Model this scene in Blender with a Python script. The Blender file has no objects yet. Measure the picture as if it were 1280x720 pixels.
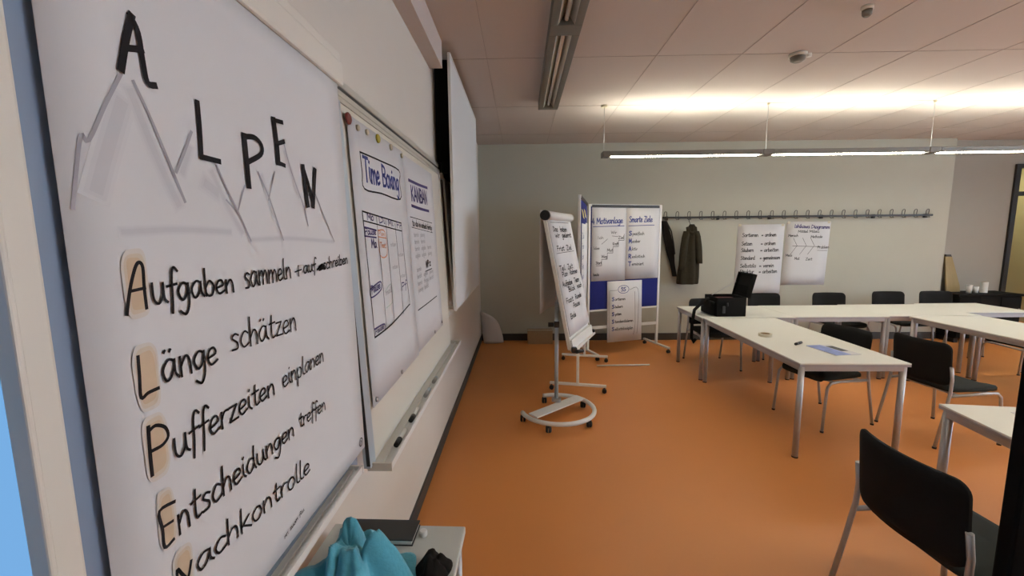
import bpy, bmesh, math, random
from mathutils import Vector, Matrix
random.seed(7)
C = bpy.context.scene.collection
PI = math.pi
R = math.radians

# ------------------------------------------------------------------ camera, world, lights, exposure
cam_d = bpy.data.cameras.new('camera')
cam_d.sensor_width = 36.0
cam_d.lens = 36.0 * 530.0 / 1280.0
cam_d.clip_start = 0.02
cam = bpy.data.objects.new('camera', cam_d)
C.objects.link(cam)
p_, y_, r_ = R(7.11), R(-1.2), R(0.534)
fw = Vector((math.sin(y_)*math.cos(p_), math.cos(y_)*math.cos(p_), -math.sin(p_)))
rt = Vector((math.cos(y_), -math.sin(y_), 0)); up = rt.cross(fw)
rt2 = math.cos(r_)*rt - math.sin(r_)*up; up2 = math.sin(r_)*rt + math.cos(r_)*up
mw = Matrix((rt2, up2, -fw)).transposed().to_4x4()
mw.translation = Vector((0, 0, 1.664))
cam.matrix_world = mw
bpy.context.scene.camera = cam

w = bpy.data.worlds.new('world'); bpy.context.scene.world = w
w.use_nodes = True
bg = w.node_tree.nodes['Background']
bg.inputs['Color'].default_value = (0.19, 0.42, 0.74, 1)
bg.inputs['Strength'].default_value = 0.9

def area(name, loc, target, sx, sy, power, col):
    d = bpy.data.lights.new(name, 'AREA'); d.shape = 'RECTANGLE'; d.size = sx; d.size_y = sy
    d.energy = power; d.color = col
    o = bpy.data.objects.new(name, d); C.objects.link(o); o.location = loc
    o.rotation_euler = (Vector(target)-Vector(loc)).to_track_quat('-Z', 'Y').to_euler()
    return o
# daylight falling in through the row of windows in the right wall
area('daylight', (9.32, 1.2, 1.75), (0.0, 1.2, 1.1), 5.6, 1.8, 300, (0.74, 0.85, 1.0))
# lamp of the corridor behind the glass wall
area('corridor_light', (8.6, 7.7, 2.85), (8.6, 7.7, 0), 2.0, 0.5, 22, (1.0, 0.86, 0.45))
LAMP_UP, LAMP_DOWN = 44.0, 29.0
vs = bpy.context.scene.view_settings
vs.view_transform = 'Standard'; vs.look = 'None'; vs.gamma = 1; vs.use_curve_mapping = False
vs.exposure = 0.22

# ------------------------------------------------------------------ materials
def mat(name, col, rough=0.6, metal=0.0, spec=0.5, var=0.0, scale=20.0, bump=0.0, emit=None, strength=0.0, stretch=None, sheen=0.0):
    m = bpy.data.materials.new(name); m.use_nodes = True
    nt = m.node_tree; b = nt.nodes['Principled BSDF']
    b.inputs['Base Color'].default_value = (*col, 1)
    b.inputs['Roughness'].default_value = rough; b.inputs['Metallic'].default_value = metal
    b.inputs['Specular IOR Level'].default_value = spec
    if sheen: b.inputs['Sheen Weight'].default_value = sheen
    tc = nt.nodes.new('ShaderNodeTexCoord'); mp = nt.nodes.new('ShaderNodeMapping')
    nt.links.new(tc.outputs['Object'], mp.inputs['Vector'])
    if stretch: mp.inputs['Scale'].default_value = stretch
    nz = nt.nodes.new('ShaderNodeTexNoise'); nz.inputs['Scale'].default_value = scale; nz.inputs['Detail'].default_value = 4
    nt.links.new(mp.outputs['Vector'], nz.inputs['Vector'])
    if var > 0:
        mx = nt.nodes.new('ShaderNodeMix'); mx.data_type = 'RGBA'
        mx.inputs[6].default_value = (*[max(0, c*(1-var)) for c in col], 1)
        mx.inputs[7].default_value = (*[min(1, c*(1+var)) for c in col], 1)
        nt.links.new(nz.outputs['Fac'], mx.inputs[0]); nt.links.new(mx.outputs[2], b.inputs['Base Color'])
    if bump > 0:
        bp = nt.nodes.new('ShaderNodeBump'); bp.inputs['Strength'].default_value = bump; bp.inputs['Distance'].default_value = 0.01
        nt.links.new(nz.outputs['Fac'], bp.inputs['Height']); nt.links.new(bp.outputs['Normal'], b.inputs['Normal'])
    if emit:
        b.inputs['Emission Color'].default_value = (*emit, 1); b.inputs['Emission Strength'].default_value = strength
    return m

M = {}
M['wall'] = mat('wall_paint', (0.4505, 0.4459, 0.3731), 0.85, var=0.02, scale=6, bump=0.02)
M['wall_side'] = mat('left_wall_paint_lit', (0.68, 0.645, 0.575), 0.85, var=0.02, scale=6, bump=0.02)  # paler than the other walls: stronger daylight is put into the colour
M['wall_niche'] = mat('niche_paint_shaded', (0.3465, 0.3285, 0.2835), 0.85, var=0.02, scale=6, bump=0.02)  # wall paint darkened, the shade of the recess is mixed into the colour
M['ceiling'] = mat('ceiling_board', (0.58, 0.51, 0.465), 0.9, var=0.03, scale=1.2)
M['seam'] = mat('ceiling_joint', (0.43, 0.37, 0.33), 0.9, var=0.02)
M['base'] = mat('baseboard_grey', (0.055, 0.05, 0.045), 0.6, var=0.05)
M['paper'] = mat('chart_paper', (0.6405, 0.6405, 0.6496), 0.8, var=0.012, scale=9, bump=0.02)
M['paper_grey'] = mat('thin_paper', (0.62, 0.61, 0.60), 0.8, var=0.02, scale=9, bump=0.03)
M['board'] = mat('whiteboard_enamel', (0.70, 0.665, 0.58), 0.35, var=0.015, scale=4)
M['white_metal'] = mat('white_lacquer', (0.74, 0.74, 0.71), 0.4, var=0.02)
M['cream_metal'] = mat('cream_lacquer', (0.70, 0.67, 0.60), 0.45, var=0.02)
M['alu'] = mat('aluminium', (0.50, 0.58, 0.65), 0.42, metal=0.35, var=0.03)
M['alu_warm'] = mat('aluminium_rail', (0.62, 0.60, 0.54), 0.4, metal=0.5, var=0.03)
M['steel'] = mat('grey_steel_tube', (0.44, 0.43, 0.43), 0.4, metal=0.45, var=0.03)
M['tabletop'] = mat('table_laminate', (0.72, 0.72, 0.648), 0.45, var=0.012, scale=8)
M['table_edge'] = mat('table_edge_band', (0.36, 0.35, 0.36), 0.5, var=0.03)
M['fabric'] = mat('black_fabric', (0.028, 0.032, 0.030), 0.95, var=0.15, scale=400, bump=0.1, spec=0.2)
M['back_fabric'] = mat('black_back_fabric', (0.012, 0.012, 0.012), 0.9, var=0.12, scale=300, bump=0.06, spec=0.2)
M['case_black'] = mat('black_case_cover', (0.008, 0.008, 0.008), 0.85, spec=0.15, var=0.1)
M['black'] = mat('black_plastic', (0.012, 0.012, 0.013), 0.5, var=0.05)
M['black_matte'] = mat('black_matte', (0.006, 0.006, 0.006), 0.95, spec=0.1, var=0.05)
M['ink'] = mat('black_ink', (0.010, 0.009, 0.012), 0.7, spec=0.2, var=0.05)
M['ink_grey'] = mat('grey_chalk', (0.35, 0.345, 0.38), 0.9, var=0.08, scale=60)
M['smudge_light'] = mat('smudged_chalk_light', (0.6176, 0.6176, 0.6313), 0.9, var=0.02, scale=40)
M['smudge_mid'] = mat('smudged_chalk_mid', (0.5856, 0.5856, 0.6039), 0.9, var=0.02, scale=40)
M['smudge_dark'] = mat('smudged_chalk_dark', (0.5444, 0.5444, 0.5673), 0.9, var=0.02, scale=40)
M['ink_blue'] = mat('blue_ink', (0.045, 0.06, 0.24), 0.7, var=0.1)
M['ink_violet'] = mat('violet_ink', (0.05, 0.035, 0.15), 0.7, var=0.1)
M['ink_orange'] = mat('orange_ink', (0.72, 0.30, 0.15), 0.8, var=0.1)
M['ink_green'] = mat('green_ink', (0.45, 0.56, 0.50), 0.8, var=0.1)
M['ink_pale'] = mat('pale_grey_ink', (0.45, 0.45, 0.46), 0.8, var=0.1)
M['ochre_light'] = mat('ochre_chalk_light', (0.6222, 0.581, 0.5353), 0.9, var=0.04, scale=40)
M['ochre_mid'] = mat('ochre_chalk_mid', (0.6039, 0.517, 0.4118), 0.9, var=0.05, scale=40)
M['highlight'] = mat('ochre_chalk', (0.5856, 0.4484, 0.3111), 0.9, var=0.10, scale=30)
M['felt'] = mat('blue_felt', (0.022, 0.028, 0.17), 0.95, var=0.1, scale=120, bump=0.05, spec=0.2)
M['housing'] = mat('lamp_housing', (0.20, 0.19, 0.165), 0.5, metal=0.3, var=0.03)
M['louver'] = mat('lamp_louver', (0.62, 0.60, 0.54), 0.3, metal=0.6, var=0.05)
M['tube_off'] = mat('fluorescent_tube', (0.85, 0.84, 0.80), 0.25, var=0.01)
M['glow_down'] = mat('lit_diffuser', (0.9, 0.9, 0.85), 0.5, emit=(1.0, 0.95, 0.80), strength=LAMP_DOWN)
M['glow_up'] = mat('lit_tube', (0.9, 0.9, 0.85), 0.5, emit=(1.0, 0.99, 0.84), strength=LAMP_UP)
M['frame_black'] = mat('black_door_frame', (0.012, 0.012, 0.012), 0.5, var=0.05)
M['corridor'] = mat('corridor_paint', (0.62, 0.55, 0.33), 0.85, var=0.03, scale=3)
M['cardboard'] = mat('cardboard', (0.34, 0.23, 0.13), 0.85, var=0.08, scale=8)
M['olive'] = mat('olive_cloth', (0.036, 0.030, 0.019), 0.95, var=0.25, scale=30, bump=0.3, spec=0.2)
M['black_cloth'] = mat('black_cloth', (0.012, 0.010, 0.009), 0.95, var=0.2, scale=30, bump=0.3, spec=0.2)
M['towel'] = mat('turquoise_towel', (0.10, 0.40, 0.52), 0.95, var=0.12, scale=90, bump=0.25, spec=0.2, sheen=0.3)
M['desk'] = mat('pale_grey_desk', (0.58, 0.60, 0.57), 0.5, var=0.02)
M['charcoal'] = mat('charcoal_cover', (0.045, 0.045, 0.045), 0.6, var=0.08)
M['wood'] = mat('tan_wood', (0.30, 0.22, 0.09), 0.6, var=0.2, scale=6, stretch=(8, 8, 1))
M['board_edge'] = mat('board_blue_reflection', (0.23, 0.30, 0.41), 0.35, var=0.03, scale=3)  # whiteboard panel with the bluish window light put into its colour
M['window_frame'] = mat('window_lacquer_daylit', (0.42, 0.50, 0.60), 0.4, var=0.02)  # white frame, blue daylight is tinted into its colour
M['tape'] = mat('beige_tape', (0.62, 0.56, 0.42), 0.4, var=0.04)
M['magazine'] = mat('blue_print', (0.22, 0.30, 0.62), 0.4, var=0.6, scale=14)
M['red'] = mat('dark_red_plastic', (0.20, 0.03, 0.025), 0.4, var=0.03)
M['yellow'] = mat('olive_yellow_plastic', (0.42, 0.36, 0.03), 0.4, var=0.03)
M['beige_plastic'] = mat('beige_plastic', (0.55, 0.50, 0.36), 0.4, var=0.03)
M['yellow_card'] = mat('yellow_card', (0.75, 0.66, 0.25), 0.8, var=0.03)
M['maroon'] = mat('maroon_lining', (0.10, 0.03, 0.035), 0.8, var=0.2)
M['white_plastic'] = mat('white_plastic', (0.78, 0.77, 0.74), 0.35, var=0.02)
M['rubber'] = mat('dark_rubber', (0.03, 0.025, 0.022), 0.7, var=0.05)
M['skin_screen'] = mat('projection_cloth', (0.70, 0.71, 0.70), 0.7, var=0.01)
M['night_glass'] = None

def glass():
    m = bpy.data.materials.new('window_glass'); m.use_nodes = True
    b = m.node_tree.nodes['Principled BSDF']
    b.inputs['Base Color'].default_value = (0.95, 0.97, 1, 1); b.inputs['Roughness'].default_value = 0.02
    b.inputs['Transmission Weight'].default_value = 1.0; b.inputs['IOR'].default_value = 1.1
    nz = m.node_tree.nodes.new('ShaderNodeTexNoise'); nz.inputs['Scale'].default_value = 3
    bp = m.node_tree.nodes.new('ShaderNodeBump'); bp.inputs['Strength'].default_value = 0.005
    m.node_tree.links.new(nz.outputs['Fac'], bp.inputs['Height']); m.node_tree.links.new(bp.outputs['Normal'], b.inputs['Normal'])
    return m
M['glass'] = glass()

def floor_mat():
    m = mat('orange_linoleum', (0.63, 0.240, 0.064), 0.42, var=0.06, scale=1.3, spec=0.4)
    nt = m.node_tree; b = nt.nodes['Principled BSDF']
    n2 = nt.nodes.new('ShaderNodeTexNoise'); n2.inputs['Scale'].default_value = 90; n2.inputs['Detail'].default_value = 6
    tc = nt.nodes.new('ShaderNodeTexCoord'); nt.links.new(tc.outputs['Object'], n2.inputs['Vector'])
    mr = nt.nodes.new('ShaderNodeMapRange'); mr.inputs['To Min'].default_value = 0.36; mr.inputs['To Max'].default_value = 0.5
    nt.links.new(n2.outputs['Fac'], mr.inputs['Value']); nt.links.new(mr.outputs['Result'], b.inputs['Roughness'])
    return m
M['floor'] = floor_mat()

# ------------------------------------------------------------------ mesh helpers
class MB:
    def __init__(s): s.bm = bmesh.new(); s.k = 0
    def box(s, c, d, rot=None, bev=0.0, seg=2):
        t = bmesh.new(); bmesh.ops.create_cube(t, size=1)
        for v in t.verts: v.co = Vector((v.co.x*d[0], v.co.y*d[1], v.co.z*d[2]))
        if bev > 0: bmesh.ops.bevel(t, geom=list(t.edges), offset=min(bev, min(d)*0.45), segments=seg, affect='EDGES', profile=0.5)
        mtx = Matrix.Translation(c) @ (rot.to_matrix().to_4x4() if rot else Matrix())
        bmesh.ops.transform(t, matrix=mtx, verts=t.verts); s._merge(t); return s
    def bb(s, x0, x1, y0, y1, z0, z1, bev=0.0):
        return s.box(((x0+x1)/2, (y0+y1)/2, (z0+z1)/2), (x1-x0, y1-y0, z1-z0), None, bev)
    def _merge(s, t):
        me = bpy.data.meshes.new('tmp'); t.to_mesh(me); t.free(); s.bm.from_mesh(me); bpy.data.meshes.remove(me)
    def tube(s, pts, r, n=10, closed=False, cap=True):
        pts = [Vector(p) for p in pts]; rs = r if isinstance(r, (list, tuple)) else [r]*len(pts)
        rings = []; prev = None; N = len(pts)
        for i, p in enumerate(pts):
            if closed: d = (pts[(i+1) % N]-pts[i-1]).normalized()
            elif i == 0: d = (pts[1]-p).normalized()
            elif i == N-1: d = (p-pts[-2]).normalized()
            else: d = ((p-pts[i-1]).normalized()+(pts[i+1]-p).normalized()).normalized()
            if prev is None:
                a = Vector((0, 0, 1)) if abs(d.z) < 0.9 else Vector((1, 0, 0)); u = d.cross(a).normalized()
            else: u = (prev - d*prev.dot(d)).normalized()
            prev = u; v = d.cross(u)
            rings.append([s.bm.verts.new(p+(u*math.cos(2*PI*k/n)+v*math.sin(2*PI*k/n))*rs[i]) for k in range(n)])
        for i in range(N if closed else N-1):
            a, b = rings[i], rings[(i+1) % N]
            for k in range(n):
                f = s.bm.faces.new((a[k], a[(k+1) % n], b[(k+1) % n], b[k])); f.smooth = True
        if cap and not closed:
            s.bm.faces.new(rings[0][::-1]); s.bm.faces.new(rings[-1])
        return s
    def cyl(s, c, r, h, axis='Z', n=20, r2=None):
        a = {'X': Vector((1, 0, 0)), 'Y': Vector((0, 1, 0)), 'Z': Vector((0, 0, 1))}[axis]; c = Vector(c)
        return s.tube([c-a*h/2, c+a*h/2], [r, r if r2 is None else r2], n)
    def ring(s, c, ro, ri, h, n=28):
        v = []
        for k in range(n):
            a = 2*PI*k/n; cs, sn = math.cos(a), math.sin(a)
            v.append([s.bm.verts.new((c[0]+q*cs, c[1]+q*sn, c[2]+z)) for q, z in ((ro, 0), (ro, h), (ri, h), (ri, 0))])
        for k in range(n):
            a, b = v[k], v[(k+1) % n]
            for j in range(4): s.bm.faces.new((a[j], b[j], b[(j+1) % 4], a[(j+1) % 4]))
        return s
    def poly(s, pts): s.bm.faces.new([s.bm.verts.new(p) for p in pts]); return s
    def slab(s, pts, off):
        off = Vector(off); a = [s.bm.verts.new(Vector(p)) for p in pts]; b = [s.bm.verts.new(Vector(p)+off) for p in pts]
        n = len(pts); s.bm.faces.new(a[::-1]); s.bm.faces.new(b)
        for k in range(n): s.bm.faces.new((a[k], a[(k+1) % n], b[(k+1) % n], b[k]))
        return s
    def loft(s, secs, cap=True):
        rings = [[s.bm.verts.new(p) for p in sec] for sec in secs]; n = len(rings[0])
        for i in range(len(rings)-1):
            for k in range(n):
                f = s.bm.faces.new((rings[i][k], rings[i][(k+1) % n], rings[i+1][(k+1) % n], rings[i+1][k])); f.smooth = True
        if cap: s.bm.faces.new(rings[0][::-1]); s.bm.faces.new(rings[-1])
        return s
    def grid(s, fn, nu, nv, th=None):
        V = [[s.bm.verts.new(fn(i/nu, j/nv)) for j in range(nv+1)] for i in range(nu+1)]
        for i in range(nu):
            for j in range(nv):
                f = s.bm.faces.new((V[i][j], V[i+1][j], V[i+1][j+1], V[i][j+1])); f.smooth = True
        return s
    def ribbon(s, pts, w, fn):
        # a flat pen stroke of width w through 2-D points, laid on a surface by fn(a, b) -> point
        P = [Vector(p) for p in pts]
        o0 = Vector(fn(P[0].x, P[0].y)); nn = (Vector(fn(P[0].x+0.01, P[0].y))-o0).cross(Vector(fn(P[0].x, P[0].y+0.01))-o0).normalized()
        lift = nn*((s.k % 14)*0.00004); s.k += 1
        if len(P) > 2:
            Q = []
            for i in range(len(P)-1):
                p0 = P[max(i-1, 0)]; p1 = P[i]; p2 = P[i+1]; p3 = P[min(i+2, len(P)-1)]
                for k in range(4):
                    t = k/4
                    Q.append(0.5*((2*p1)+(p2-p0)*t+(2*p0-5*p1+4*p2-p3)*t*t+(3*p1-p0-3*p2+p3)*t**3))
            Q.append(P[-1]); P = Q
        L = []; Rr = []
        for i, p in enumerate(P):
            d = (P[min(i+1, len(P)-1)]-P[max(i-1, 0)])
            if d.length < 1e-9: d = Vector((1, 0))
            d.normalize(); e = d*(w*0.4 if i == len(P)-1 else (-w*0.4 if i == 0 else 0))
            n = Vector((-d.y, d.x))*w/2
            a = p+n+e; b = p-n+e
            L.append(s.bm.verts.new(Vector(fn(a.x, a.y))+lift)); Rr.append(s.bm.verts.new(Vector(fn(b.x, b.y))+lift))
        for i in range(len(P)-1): s.bm.faces.new((L[i], Rr[i], Rr[i+1], L[i+1]))
        return s
    def build(s, name, m, parent=None, smooth=False, sol=0.0, sub=0):
        bmesh.ops.recalc_face_normals(s.bm, faces=s.bm.faces)
        me = bpy.data.meshes.new(name); s.bm.to_mesh(me); s.bm.free()
        me.materials.append(m)
        if smooth:
            for f in me.polygons: f.use_smooth = True
        o = bpy.data.objects.new(name, me); C.objects.link(o)
        if parent: o.parent = parent
        if sol:
            md = o.modifiers.new('solid', 'SOLIDIFY'); md.thickness = sol; md.offset = 0
        if sub:
            md = o.modifiers.new('sub', 'SUBSURF'); md.levels = sub; md.render_levels = sub
        return o

def tag(o, label=None, cat=None, group=None, kind=None):
    if label: o['label'] = label
    if cat: o['category'] = cat
    if group: o['group'] = group
    if kind: o['kind'] = kind
    return o
def thing(name, label, cat, loc=(0, 0, 0), rz=0.0, group=None):
    o = bpy.data.objects.new(name, None); C.objects.link(o); o.location = loc; o.rotation_euler = (0, 0, rz)
    o.empty_display_size = 0.1
    return tag(o, label, cat, group)
def struct(name, mb, m, label=None):
    o = mb.build(name, m); o['kind'] = 'structure'
    return tag(o, label)
def kids(o): return [c for c in o.children]
def copy_tree(o, parent=None):
    c = o.copy(); C.objects.link(c)
    if parent: c.parent = parent
    for k in kids(o): copy_tree(k, c)
    return c

def paper(fn, nu, nv, th, off):
    # a thin sheet with front, back and edges; off points out of its back
    m = MB(); off = Vector(off).normalized()*th
    A = [[m.bm.verts.new(Vector(fn(i/nu, j/nv))) for j in range(nv+1)] for i in range(nu+1)]
    B = [[m.bm.verts.new(v.co+off) for v in r] for r in A]
    for i in range(nu):
        for j in range(nv):
            for S in (A, B): f = m.bm.faces.new((S[i][j], S[i+1][j], S[i+1][j+1], S[i][j+1])); f.smooth = True
    for i in range(nu):
        for j in (0, nv): m.bm.faces.new((A[i][j], A[i+1][j], B[i+1][j], B[i][j]))
    for j in range(nv):
        for i in (0, nu): m.bm.faces.new((A[i][j], A[i][j+1], B[i][j+1], B[i][j]))
    return m
def ink_in(t, base='paper_sheet', keep=('tape_strip', 'turned_sheet', 'folded_edge')):
    # writing is surface pattern: it goes into the mesh of the sheet it stands on, each ink its own material slot
    ks = [k for k in t.children]; pb = [k for k in ks if k.name.split('.')[0] == base][0]
    bm = bmesh.new(); bm.from_mesh(pb.data); mats = [pb.data.materials[0]]
    for k in ks:
        if k is pb or k.name.split('.')[0] in keep: continue
        n0 = len(bm.faces); bm.from_mesh(k.data); bm.faces.ensure_lookup_table()
        for f in bm.faces[n0:]: f.material_index = len(mats)
        mats.append(k.data.materials[0]); bpy.data.objects.remove(k)
    for m_ in mats[1:]: pb.data.materials.append(m_)
    bm.to_mesh(pb.data); bm.free()

# ------------------------------------------------------------------ pen-stroke alphabet
G = {
 'a': (1.0, [[(.75,.9),(.4,1),(.06,.55),(.2,.03),(.5,.15),(.74,.7),(.76,.95)], [(.76,.95),(.76,.3),(.95,.02)]]),
 'b': (.9, [[(.12,1.8),(.1,.9),(.1,.03)], [(.1,.55),(.42,1),(.76,.65),(.62,.1),(.3,0),(.1,.2)]]),
 'c': (.8, [[(.7,.85),(.4,1),(.08,.5),(.28,.03),(.75,.2)]]),
 'd': (1.0, [[(.74,.85),(.38,1),(.06,.5),(.25,0),(.6,.2),(.74,.6)], [(.8,1.8),(.74,.5),(.92,.02)]]),
 'e': (.84, [[(.1,.45),(.66,.62),(.55,.97),(.25,.9),(.07,.45),(.28,.02),(.76,.2)]]),
 'f': (.66, [[(.75,1.65),(.52,1.85),(.36,1.4),(.3,.3),(.2,-.55)], [(.02,.85),(.66,.95)]]),
 'g': (.94, [[(.74,.88),(.38,1),(.06,.55),(.28,.06),(.6,.3),(.76,.95)], [(.76,.95),(.74,-.2),(.45,-.78),(.08,-.55)]]),
 'h': (.9, [[(.14,1.85),(.1,.9),(.08,0)], [(.1,.5),(.42,.98),(.68,.75),(.7,0)]]),
 'i': (.42, [[(.14,1),(.14,.3),(.34,.02)], [(.17,1.42),(.22,1.5)]]),
 'j': (.45, [[(.25,1),(.22,-.4),(.0,-.7)], [(.27,1.42),(.32,1.5)]]),
 'k': (.86, [[(.14,1.85),(.1,.9),(.08,0)], [(.66,1),(.14,.45)], [(.2,.5),(.78,0)]]),
 'l': (.46, [[(.2,1.85),(.12,.6),(.16,.1),(.42,.05)]]),
 'm': (1.32, [[(.1,1),(.1,0)], [(.1,.5),(.4,1),(.6,.7),(.6,0)], [(.6,.5),(.9,1),(1.1,.7),(1.14,0)]]),
 'n': (.9, [[(.1,1),(.1,0)], [(.1,.5),(.44,1),(.68,.72),(.72,0)]]),
 'o': (.88, [[(.4,1),(.08,.6),(.2,.05),(.55,.02),(.76,.5),(.62,.93),(.4,1)]]),
 'p': (.9, [[(.12,1),(.08,-.75)], [(.1,.55),(.42,1),(.76,.65),(.62,.1),(.3,0),(.1,.2)]]),
 'q': (.9, [[(.74,.88),(.38,1),(.06,.5),(.3,.03),(.74,.5)], [(.76,.98),(.74,-.75)]]),
 'r': (.66, [[(.1,1),(.1,0)], [(.1,.5),(.34,.95),(.66,.95)]]),
 's': (.74, [[(.64,.88),(.36,1),(.14,.76),(.52,.42),(.5,.08),(.06,.06)]]),
 't': (.7, [[(.36,1.6),(.28,.5),(.36,.04),(.66,.12)], [(.04,1.02),(.68,1.1)]]),
 'u': (.98, [[(.1,1),(.12,.25),(.4,.02),(.68,.4),(.74,1)], [(.74,1),(.76,.25),(.94,.02)]]),
 'v': (.8, [[(.05,1),(.35,0)], [(.35,0),(.72,1)]]),
 'w': (1.2, [[(.05,1),(.3,0)], [(.3,0),(.58,.9)], [(.58,.9),(.82,0)], [(.82,0),(1.12,1)]]),
 'x': (.8, [[(.05,1),(.72,0)], [(.7,1),(.05,0)]]),
 'y': (.85, [[(.08,1),(.4,.1)], [(.75,1),(.3,-.75)]]),
 'z': (.8, [[(.08,.95),(.66,.98)], [(.66,.98),(.08,.04)], [(.08,.04),(.74,.04)]]),
 'A': (1.2, [[(.05,0),(.5,1.7)], [(.5,1.7),(1.05,0)], [(.25,.6),(.85,.6)]]),
 'B': (1.1, [[(.1,1.7),(.1,0)], [(.1,1.7),(.8,1.5),(.75,1.0),(.12,.9)], [(.12,.9),(.95,.65),(.85,.1),(.1,0)]]),
 'D': (1.2, [[(.1,1.7),(.1,0)], [(.1,1.7),(.9,1.3),(.95,.5),(.1,0)]]),
 'E': (1.0, [[(.1,1.7),(.1,0)], [(.1,1.7),(.85,1.7)], [(.1,.9),(.7,.9)], [(.1,0),(.88,0)]]),
 'F': (1.0, [[(.1,1.7),(.1,0)], [(.1,1.7),(.85,1.7)], [(.1,.95),(.7,.95)]]),
 'I': (.5, [[(.2,1.7),(.2,0)]]),
 'K': (1.1, [[(.1,1.7),(.1,0)], [(.9,1.7),(.12,.8)], [(.2,.9),(.95,0)]]),
 'L': (.95, [[(.1,1.7),(.1,0)], [(.1,0),(.85,0)]]),
 'M': (1.45, [[(.1,0),(.2,1.7)], [(.2,1.7),(.7,.5)], [(.7,.5),(1.2,1.7)], [(1.2,1.7),(1.3,0)]]),
 'N': (1.2, [[(.1,0),(.1,1.7)], [(.1,1.7),(.95,0)], [(.95,0),(.95,1.7)]]),
 'P': (1.0, [[(.1,1.7),(.1,0)], [(.1,1.7),(.8,1.5),(.8,.95),(.12,.75)]]),
 'R': (1.1, [[(.1,1.7),(.1,0)], [(.1,1.7),(.8,1.5),(.78,1.0),(.12,.85)], [(.3,.85),(.95,0)]]),
 'S': (1.0, [[(.85,1.5),(.5,1.7),(.12,1.35),(.5,.9),(.85,.5),(.5,0),(.05,.15)]]),
 'T': (1.1, [[(.55,1.7),(.5,0)], [(.02,1.7),(1.05,1.7)]]),
 'W': (1.6, [[(.05,1.7),(.4,0)], [(.4,0),(.75,1.4)], [(.75,1.4),(1.1,0)], [(1.1,0),(1.5,1.7)]]),
 'Z': (1.0, [[(.05,1.7),(.85,1.7)], [(.85,1.7),(.05,0)], [(.05,0),(.9,0)]]),
 '4': (.9, [[(.5,1.6),(.05,.5)], [(.05,.5),(.85,.5)], [(.6,1.0),(.6,0)]]),
 '5': (.9, [[(.75,1.7),(.2,1.7)], [(.2,1.7),(.15,1.0)], [(.15,1.0),(.55,1.1),(.8,.6),(.5,0),(.1,.1)]]),
 '6': (.9, [[(.65,1.7),(.2,1.0),(.15,.3),(.5,0),(.78,.4),(.5,.8),(.18,.5)]]),
 '=': (.9, [[(.1,.7),(.75,.7)], [(.1,.4),(.75,.4)]]),
 '+': (.9, [[(.4,.9),(.4,.1)], [(.05,.5),(.8,.5)]]),
 '-': (.7, [[(.1,.5),(.55,.5)]]), '.': (.35, [[(.1,.05),(.16,.0)]]), ':': (.35, [[(.1,.05),(.16,.0)], [(.1,.7),(.16,.65)]]), ' ': (.7, []),
}
UML = [[(.2,1.4),(.26,1.48)], [(.52,1.4),(.58,1.48)]]
for a_, b_ in (('ä', 'a'), ('ö', 'o'), ('ü', 'u')): G[a_] = (G[b_][0], G[b_][1]+UML)
def write(mb, text, p, q, h0, h1, wid, fn, slant=0.0, jit=0.03):
    # pen letters from baseline point p to baseline point q, x-height h0 growing to h1
    p = Vector(p); q = Vector(q); adv = sum(G[ch][0] for ch in text); x = 0
    d = q-p; rnd = random.Random(text)
    for ch in text:
        a, strokes = G[ch]; jy = rnd.uniform(-jit, jit)
        for st in strokes:
            pts = []
            for (gx, gy) in st:
                t = (x+gx)/adv; h = h0+(h1-h0)*t; b = p+d*t
                pts.append((b.x+gy*h*slant, b.y+(gy+jy)*h))
            mb.ribbon(pts, wid, fn)
        x += a

# ------------------------------------------------------------------ the room
WX, BY, H, NY, RX = -0.636, 6.6, 3.02, -2.5, 9.2     # left wall, back wall, ceiling, wall behind the camera, right wall
struct('floor', MB().bb(WX-0.2, RX+0.2, NY-0.2, 8.4, -0.12, 0), M['floor'], 'orange linoleum floor')
struct('ceiling', MB().bb(WX-0.2, RX+0.2, NY-0.2, BY+1.8, H, H+0.12), M['ceiling'], 'pinkish panelled ceiling')
mb = MB()
for k in range(16):
    x = -0.25+0.65*k
    if x < RX: mb.bb(x-0.002, x+0.002, NY, BY, H-0.0025, H+0.001)
for k in range(-4, 2):
    y = 4.72+1.25*k
    mb.bb(WX, RX, y-0.0015, y+0.0015, H-0.0024, H+0.001)
struct('trim_1', mb, M['seam'], 'joints between the ceiling panels')
# left wall with a window opening beside the camera
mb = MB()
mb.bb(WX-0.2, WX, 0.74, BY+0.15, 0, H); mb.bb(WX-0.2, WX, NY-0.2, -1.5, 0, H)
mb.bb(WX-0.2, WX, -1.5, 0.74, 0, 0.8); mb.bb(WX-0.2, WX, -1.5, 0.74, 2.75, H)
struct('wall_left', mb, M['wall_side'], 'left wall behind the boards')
mb = MB(); mb.bb(WX-0.2, 6.45, BY, BY+0.2, 0, H)
struct('wall_back', mb, M['wall'], 'pale back wall with the coat rail')
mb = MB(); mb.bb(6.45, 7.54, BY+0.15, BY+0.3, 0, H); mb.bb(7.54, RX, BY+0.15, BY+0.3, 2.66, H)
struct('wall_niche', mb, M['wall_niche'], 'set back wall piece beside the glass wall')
mb = MB(); mb.bb(RX, RX+0.2, NY-0.2, -1.6, 0, H); mb.bb(RX, RX+0.2, 4.0, 8.4, 0, H); mb.bb(RX, RX+0.2, -1.6, 4.0, 0, 0.85); mb.bb(RX, RX+0.2, -1.6, 4.0, 2.65, H)
struct('wall_right', mb, M['wall'])
mb = MB()
mb.bb(WX-0.2, RX, NY-0.2, NY, 0, H)
struct('wall_front', mb, M['wall'])
mb = MB(); mb.bb(7.0, RX, 8.2, 8.4, 0, H); mb.bb(6.9, 7.0, BY+0.3, 8.4, 0, H)
struct('wall_corridor', mb, M['corridor'], 'yellow lit corridor wall behind the glass')
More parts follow.
